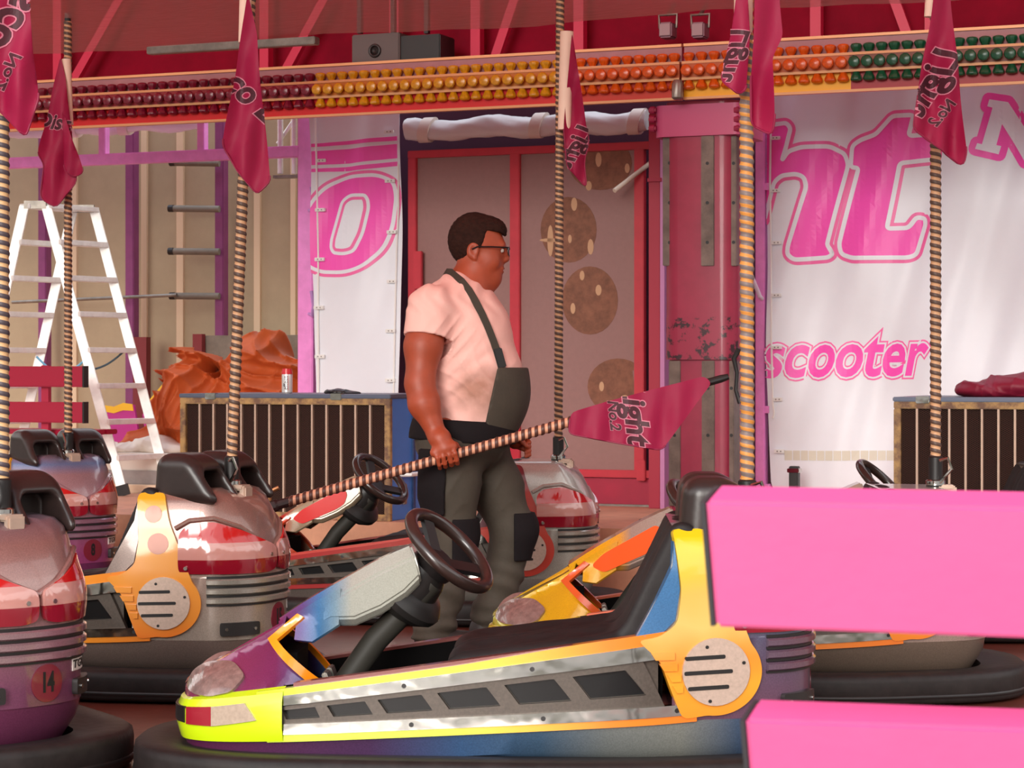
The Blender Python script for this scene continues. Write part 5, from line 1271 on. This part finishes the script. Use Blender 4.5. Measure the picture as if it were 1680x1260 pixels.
# the grip on the pole: pole runs from lower left to upper right at y = PYL
PYL = -.318; pd = Vector(((1155-470)/SM, 0, (820-625)/SM)).normalized(); pn_ = Vector((-pd.z, 0, pd.x))
pc = Vector(H(735, 745, PYL)); 
def G(a, n, o): v = pc+pd*a+pn_*n+Vector((0, o, 0)); return tuple(v)      # along the pole, above it, away from the viewer (+)
B.chain([RW, G(.0, .075, -.012), G(.01, .035, -.028)], [.036, .040, .030], .02)
B.cone(G(-.036, .030, -.030), G(.040, .036, -.030), .020, .020, .02)                    # palm edge, knuckle row in front
for i, (a, L) in enumerate(((.038, .0098), (.014, .0102), (-.011, .0098), (-.034, .0086))):
    B.chain([G(a, .036, -.036), G(a+.003, .006, -.047), G(a+.002, -.022, -.036), G(a, -.036, -.008), G(a-.002, -.026, .018)], [L*1.1, L*1.02, L, L*.95, L*.85], .004)
B.chain([G(.022, .048, .0), G(.050, .036, .022), G(.060, .010, .032), G(.054, -.014, .026)], [.016, .0125, .0115, .0095], .006)
# the far hand rests on the pole too
qc = Vector(H(842, 716, PYL)); lh = Vector((.265, .165, .855))
B.chain([LW, tuple(lh)], [.036, .034], .02)
for i, dz in enumerate((.026, .008, -.010, -.027)):
    B.chain([tuple(lh+Vector((.01, .012, dz*.9))), tuple(lh+Vector((.048, .006, dz-.012))), tuple(lh+Vector((.06, -.018, dz-.03))), tuple(lh+Vector((.045, -.032, dz-.036)))], [.010, .0098, .009, .008], .004)
B.chain([tuple(lh+Vector((.0, -.025, .012))), tuple(lh+Vector((.03, -.045, .0))), tuple(lh+Vector((.05, -.048, -.02)))], [.013, .011, .009], .005)
body = link_mesh('body', B.mesh('body', skin), root)
# eyes
for s in (-1, 1):
    e = MB().lathe([(.0005, -.0105), (.006, -.009), (.0105, 0), (.006, .009), (.0005, .0105)], 14, (.209, s*.031, 1.647), (1, 0, 0)).build('eye', mat('eye_white', (222, 210, 200), .2), root, smooth=True)
    MB().lathe([(.0005, .0112), (.005, .0100)], 12, (.209, s*.031, 1.647), (1, 0, 0)).build('iris', mat('eye_iris', (46, 34, 28), .2), e, smooth=True)
# hair
Hf = Field((-.05, -.13, 1.52), (.26, .13, 1.84), .005); x, y, z = Hf.grid()
cap = smin(sd_ell((.096, 0, 1.692), (.110, .089, .116), 0)(x, y, z), sd_ell((.166, 0, 1.730), (.066, .064, .056), 0)(x, y, z), .03)
line = np.interp(x, [-.02, .045, .062, .078, .084, .108, .120, .136, .148, .20, .232], [1.560, 1.575, 1.615, 1.662, 1.66, 1.640, 1.650, 1.682, 1.728, 1.722, 1.700]).astype(np.float32)
cap = cap-.0009*np.sin(x*150+z*260+3*np.sin(y*60))-.0009*np.sin(x*70-z*430+y*90)
Hf.D = smax(smax(cap, line-z+0*y, .008), -(sd_ell((.098, 0, 1.688), (.090, .070, .098), 0)(x, y, z)), .004).astype(np.float32)
link_mesh('hair', Hf.mesh('hair', mat('hair_dark_brown', (46, 24, 18), .85, var=.35, vscale=60, bump=.25, bscale=150, spec=.15)), root)
# glasses
gl = mat('glasses_black', (24, 22, 24), .3)
g = MB()
for s in (-1, 1):
    g.tube([(.236, s*.064, 1.658), (.17, s*.086, 1.660), (.11, s*.092, 1.660), (.088, s*.093, 1.650)], .0032, 8)
    lp = [Vector((.232-.0012*abs(k), 0, 0)) for k in range(1)]
    o = [(.241-abs(yy)*.12, s*(.034+yy), 1.643+zz_) for yy, zz_ in ((-.026, .016), (.0, .018), (.026, .015), (.028, 0), (.022, -.014), (0, -.017), (-.022, -.014), (-.028, 0))]
    g.tube(o+[o[0]], .0026, 8)
g.tube([(.240, -.008, 1.654), (.243, 0, 1.656), (.240, .008, 1.654)], .0026, 8)
go = g.build('glasses', gl, root, smooth=True)
for s in (-1, 1):
    o = [(.2405-abs(yy)*.12, s*(.034+yy), 1.643+zz_) for yy, zz_ in ((-.024, .015), (.0, .016), (.024, .014), (.026, 0), (.02, -.013), (0, -.015), (-.02, -.013), (-.026, 0))]
    MB().prism(o, (.0015, 0, 0)).build('lens', mat('lens_glass', (235, 240, 240), .05, trans=1., spec=.6), go)
# shirt
shm = mat('shirt_pinkwhite', (246, 190, 178), .75, bump=.12, bscale=40)
_nt = shm.node_tree; _bs = _nt.nodes['Principled BSDF']; _tc = _nt.nodes.new('ShaderNodeTexCoord'); _nz = _nt.nodes.new('ShaderNodeTexNoise'); _nz.inputs['Scale'].default_value = 9; _nz.inputs['Detail'].default_value = 6
_nt.links.new(_tc.outputs['Object'], _nz.inputs['Vector']); _vd = _nt.nodes.new('ShaderNodeVectorMath'); _vd.operation = 'DISTANCE'; _vd.inputs[1].default_value = (.13, -.20, 1.07); _nt.links.new(_tc.outputs['Object'], _vd.inputs[0])
_mr = _nt.nodes.new('ShaderNodeMapRange'); _mr.inputs[1].default_value = .03; _mr.inputs[2].default_value = .17; _mr.inputs[3].default_value = 1; _mr.inputs[4].default_value = 0; _nt.links.new(_vd.outputs['Value'], _mr.inputs[0])
_mu = _nt.nodes.new('ShaderNodeMath'); _mu.operation = 'MULTIPLY'; _nt.links.new(_mr.outputs[0], _mu.inputs[0]); _nt.links.new(_nz.outputs[0], _mu.inputs[1])
_rp = _nt.nodes.new('ShaderNodeValToRGB'); _rp.color_ramp.elements[0].position = .12; _rp.color_ramp.elements[0].color = lin((246, 190, 178)); _rp.color_ramp.elements[1].position = .5; _rp.color_ramp.elements[1].color = lin((176, 126, 108))
_nt.links.new(_mu.outputs[0], _rp.inputs[0]); _nt.links.new(_rp.outputs[0], _bs.inputs['Base Color'])
T = Field((-.27, -.36, .84), (.40, .36, 1.60), .0068)
T.ell((.035, 0, 1.345), (.192, .222, .19), .06).ell((.055, 0, 1.22), (.205, .222, .22), .08).ell((.095, 0, 1.07), (.212, .222, .225), .06).ell((.06, 0, .93), (.17, .19, .12), .06)
T.cone((.015, -.11, 1.425), (.015, .11, 1.425), .092, .092, .06).cone((.03, -.05, 1.475), (.03, .05, 1.475), .075, .075, .06)
for S_, E_ in ((RS, RE_), (LS, LE)):
    m_ = [S_[i]+(E_[i]-S_[i])*.40 for i in range(3)]; T.chain([tuple(S_), m_], [.098, .094], .05)
x, y, z = T.grid()
g1 = np.clip((1.32-z)*5, 0, 1)*np.clip((z-.93)*7, 0, 1)
fold = .006*g1*(1-np.abs(np.sin(z*34+x*26+1.6*np.sin(x*17+y*8)+.8*np.sin(z*23))))**2*-1+.004*g1*np.sin(z*62-x*25+2*np.sin(x*21-z*15))
fold = fold-.007*np.clip(1-((x+.0)**2+(z-1.26)**2)/.022, 0, 1)*(1-np.abs(np.sin(x*55-z*48+y*10)))**2+.003*np.sin(x*95+z*30+2*np.sin(z*40))*np.clip((z-1.3)*8, 0, 1)+.006*np.sin(x*48+y*20)*np.clip((.99-z)*12, 0, 1)
T.D = T.D+fold.astype(np.float32)
neck = sd_ell((.105, 0, 1.545), (.105, .098, .075), -.5)(x, y, z); T.D = smax(T.D, -neck, .01)
for S_, E_ in ((RS, RE_), (LS, LE)):       # cut the cuffs square to the arm
    d = np.array(E_)-np.array(S_); d = d/np.linalg.norm(d); c0 = np.array(S_)+d*.125
    pl_ = (x-c0[0])*d[0]+(y-c0[1])*d[1]+(z-c0[2])*d[2]
    near = np.sqrt((x-c0[0])**2+(y-c0[1])**2+(z-c0[2])**2)-.104
    T.D = np.maximum(T.D, -np.maximum(-pl_, near))
    hol = sd_cone(tuple(c0-d*.03), tuple(c0+d*.2), .082, .08)(x, y, z); T.D = np.maximum(T.D, -np.maximum(hol, near))
T.D = np.maximum(T.D, (.925-z)+0*x+0*y).astype(np.float32)
link_mesh('shirt', T.mesh('shirt', shm), root)
# dungarees
olive = mat('dungaree_olive', (66, 57, 47), .8, var=.14, vscale=9, bump=.15, bscale=60); oldark = mat('dungaree_black', (24, 18, 20), .85, spec=.2, bump=.1)
Q = Field((-.30, -.33, .0), (.44, .33, 1.24), .0078)
Q.ell((.045, 0, .865), (.195, .205, .14), .05)
Q.chain([(.015, -.105, .86), (.0, -.112, .68), RK], [.128, .112, .088], .05).chain([RK, (-.02, -.115, .28), (-.07, -.115, .09)], [.090, .084, .088], .03)
Q.chain([(.09, .10, .86), (.18, .105, .67), LK], [.125, .108, .088], .05).chain([LK, (.215, .12, .30), (.16, .13, .12)], [.090, .080, .082], .03)
x, y, z = Q.grid()
Q.D = Q.D+(.006*np.sin(z*70+y*30+x*25+1.5*np.sin(z*19))*np.clip((.42-z)*5, 0, 1)+-.007*(1-np.abs(np.sin(z*24-x*16+1.3*np.sin(x*20+y*12))))**2*np.clip((z-.45)*3, 0, 1)*np.clip((.92-z)*8, 0, 1)+.008*np.sin(z*95)*np.clip((.20-z)*8, 0, 1)).astype(np.float32)
Q.D = np.maximum(Q.D, np.maximum(z-.93, .055-z)+0*x+0*y)
belly = smin(sd_ell((.055, 0, 1.22), (.205, .222, .22))(x, y, z), sd_ell((.095, 0, 1.07), (.212, .222, .225))(x, y, z), .08); belly = smin(belly, sd_ell((.06, 0, .93), (.17, .19, .12))(x, y, z), .06)
bib = np.maximum(np.abs(belly-.012)-.009, -(x-.215+(1.0-z)*-.0-(z-1.0)*.20*0)); edge = (.142+.22*np.clip(z-.93, 0, .3))-x
bib = np.maximum(np.abs(belly-.013)-.010, edge); bib = np.maximum(bib, np.maximum(z-1.165, .86-z))
Q.D = smin(Q.D, bib, .012).astype(np.float32)
dg = link_mesh('dungarees', Q.mesh('dungarees', olive), root)
Wb = Field((-.25, -.30, .80), (.36, .30, 1.0), .0075); x, y, z = Wb.grid()
by = smin(sd_ell((.06, 0, .93), (.195, .212, .14))(x, y, z), sd_ell((.045, 0, .865), (.202, .212, .145))(x, y, z), .05)
Wb.D = np.maximum(np.maximum(np.abs(by-.006)-.011, np.abs(z-.905+.10*(x-.05)*.6)-.045), x-.29+0*z).astype(np.float32)
link_mesh('waistband', Wb.mesh('waistband', oldark), dg)
def kneepad(nm, c, dirx, sx, rz):
    Kf = Field((c[0]-.14, c[1]-.14, c[2]-.16), (c[0]+.14, c[1]+.14, c[2]+.16), .007); x, y, z = Kf.grid()
    leg = smin(sd_cone((.0, -.112, .68) if sx else (.18, .105, .67), RK if sx else LK, .112 if sx else .108, .088)(x, y, z), sd_cone(RK if sx else LK, (-.02, -.115, .28) if sx else (.215, .12, .30), .090, .084)(x, y, z), .03)
    Kf.D = np.maximum(np.maximum(np.abs(leg-.006)-.010, np.abs(z-c[2])-.10), (c[0]-.01)-x+0*y).astype(np.float32)
    link_mesh(nm, Kf.mesh(nm, oldark), dg)
kneepad('knee_patch', (.02, -.115, .45), 1, True, 0); kneepad('knee_patch', (.27, .105, .46), 1, False, 0)
Pk = Field((-.22, -.30, .50), (.12, .02, .92), .007); x, y, z = Pk.grid()
leg = smin(sd_cone((.015, -.105, .86), (.0, -.112, .68), .128, .112)(x, y, z), sd_cone((.0, -.112, .68), RK, .112, .088)(x, y, z), .03)
Pk.D = np.maximum(np.maximum(np.abs(leg-.010)-.013, np.abs(z-.70)-.135), np.abs(x+.075+.10*(.7-z)*.3)-.058+0*y).astype(np.float32)
link_mesh('side_pocket', Pk.mesh('side_pocket', oldark), dg)
# shoulder strap lies on the shirt
strapm = mat('strap_olive', (62, 53, 44), .8)
def on_shirt(px, py, lift=.006):
    q = H(px, py); yy = T.surf_y(q[0], q[2], -.34, .1)
    return None if yy is None else Vector((q[0], yy-lift, q[2]))
spx = [(744, 451), (757, 462), (770, 478), (782, 498), (792, 518), (801, 538), (809, 558), (817, 580), (824, 600)]
sp_ = [q for q in (on_shirt(*p) for p in spx) if q is not None]
def ribbon(pts, w, th, nm, m, par):
    mb = MB()
    rs = []
    for i, p in enumerate(pts):
        d = (pts[min(i+1, len(pts)-1)]-pts[max(i-1, 0)]).normalized(); n = Vector((.25, -1, .25)).normalized(); sd = d.cross(n).normalized()
        rs.append([p+sd*w/2-n*.004, p+sd*w/2+n*th, p-sd*w/2+n*th, p-sd*w/2-n*.004])
    return mb.loft(rs).build(nm, m, par, smooth=.6)
back = [Vector((sp_[0].x-.035, sp_[0].y+.05, sp_[0].z+.012)), Vector((sp_[0].x-.015, sp_[0].y+.02, sp_[0].z+.012))]
st0 = ribbon(back+sp_, .030, .005, 'shoulder_strap', strapm, dg)
bk = sp_[-2].lerp(sp_[-1], .3)
MB().bar(bk+Vector((-.008, -.008, .035)), bk+Vector((.014, -.008, -.045)), .036, .014, up=(.2, -1, .2)).build('strap_buckle', M['black'], dg, bevel=.004)
q = H(846, 608); MB().bar((q[0]-.02, -.10, q[2]), (q[0]+.01, -.08, q[2]-.02), .02, .03).build('bib_buckle', M['black'], dg, bevel=.003)
# work shoes
for nm, A, toe in (('r', RA, (.07, -.12)), ('l', LA, (.29, .14))):
    Sf = Field((A[0]-.12, A[1]-.09, -.004), (toe[0]+.09, A[1]+.11, .2), .006)
    Sf.cone((A[0]-.02, A[1], .075), (A[0], A[1], .15), .055, .055, .03).cone((A[0]-.03, A[1], .05), (toe[0], toe[1], .045), .05, .045, .03)
    x, y, z = Sf.grid(); Sf.D = np.maximum(Sf.D, (.002-z)+0*x+0*y).astype(np.float32)
    sh = link_mesh('shoe', Sf.mesh('shoe', mat('shoe_black', (44, 34, 32), .6, var=.2)), root)
    Sb = Field((A[0]-.12, A[1]-.09, -.02), (toe[0]+.09, A[1]+.11, .04), .006); Sb.cone((A[0]-.03, A[1], .03), (toe[0], toe[1], .03), .056, .051, .01); x, y, z = Sb.grid()
    Sb.D = np.maximum(Sb.D, np.maximum(z-.022, .001-z)+0*x+0*y).astype(np.float32); link_mesh('sole', Sb.mesh('sole', M['rubber']), sh)
# the carried pole
YP = YM+PYL
def PP(px, py): return P(px, py, YP)
a, b = P(735, 745, YP)-Vector(pd)*((735-486)/SM*1.038), P(1160, 625, YP)
a = Vector(root.location)+pc-pd*.655; L = 1.86
tilt = math.atan2(pd.x, pd.z)
r = tag(empty('contact_pole', a), 'contact pole with salmon wrapping carried level by the man', 'pole'); r.rotation_euler = (0, tilt, 0)
pm = helix('pole_wrap_salmon', (84, 48, 40), (226, 160, 128), .0275)
po = link_mesh('wrapped_shaft', pole_mesh(1.32, .0205, .0275, pm), r)
MB().lathe([(.016, 1.3), (.016, 1.80), (.012, 1.83)], 12).build('bare_tip', mat('tip_black', (30, 24, 24), .5), r, smooth=.5)
MB().lathe([(.014, -.09), (.024, -.085), (.026, -.05), (.02, -.04), (.02, .01)], 12).build('plug_end', mat('plug_dark', (44, 22, 22), .5), r, smooth=.5)
MB().lathe([(.008, -.11), (.012, -.105), (.012, -.08), (.006, -.075)], 10, (.0, 0, 0)).tube([(-.02, 0, -.07), (-.06, 0, -.06), (-.065, 0, -.02)], .009, 8).build('plug_pin', mat('brass', (176, 120, 80), .35, .8), r, smooth=.5)
flag('crimson flag on the pole the man carries, slanting right of him', YP-.0, [[(1154, 617), (1166, 628), (1085, 738), (1010, 726), (932, 711), (936, 676), (1000, 657), (1080, 636)]],
     [(0, 'Light', 1040, 676, 1.45, 1, 52), (0, 'No.2', 1006, 680, 1.45, 1, 24)], None, .012, .045)
# ------------------------------------------------------------------ pink bench in front of the track
hot = mat('bench_pink', (216, 82, 136), .45, var=.03, vscale=6, bump=.03)
endg = mat('bench_end', (46, 42, 44), .6)
YB = 2.45
r = tag(empty('slatted_bench', P(1500, 900, YB)*1), 'hot pink slatted bench back nearest the viewer, right of the track', 'bench')
ob = tuple(r.location)
def slat(px0, y0, px1, y1, yb0, yb1, name='back_slat'):
    """front face corners: left x, top/bottom rows at the left; top/bottom rows at the right frame edge"""
    th = .042; lean = .10
    Y0, Y1 = YB, YB-.085; XR = 2300
    a, b, c, d = P(px0, y0, Y0+.0), P(px1, y1, Y0+.01), P(XR, yb1, Y1+.01), P(XR, yb0, Y1)
    dep = Vector((.02, .05, .0155)); top = Vector((.0, .052, .0))
    f = [b, c, d, a]; bk = [p+dep for p in f]
    o = MB().hexa([f[0], f[1], f[2], f[3], bk[0], bk[1], bk[2], bk[3]]).build(name, hot, r, off=ob, bevel=.004)
    e = MB().hexa([p+Vector((-.0055, 0, 0)) for p in (b+Vector((0, 0, .002)), b+Vector((.005, 0, .002)), a+Vector((.005, 0, -.002)), a+Vector((0, 0, -.002)))]+[p+Vector((-.0055, 0, 0)) for p in (bk[0]+Vector((0, 0, .002)), bk[0]+Vector((.005, 0, .002)), bk[3]+Vector((.005, 0, -.002)), bk[3]+Vector((0, 0, -.002)))]).build('slat_end', endg, o, off=ob)
    return o
slat(1157, 822, 1174, 1030, 846, 1072); slat(1222, 1180, 1240, 1390, 1218, 1450)
for px in (1775, 2100):
    a, b = P(px, 1500, YB+.10), P(px-20, 815, YB+.075); a.z = .0
    MB().bar(a, b, .05, .03).build('leg', endg, r, off=ob)
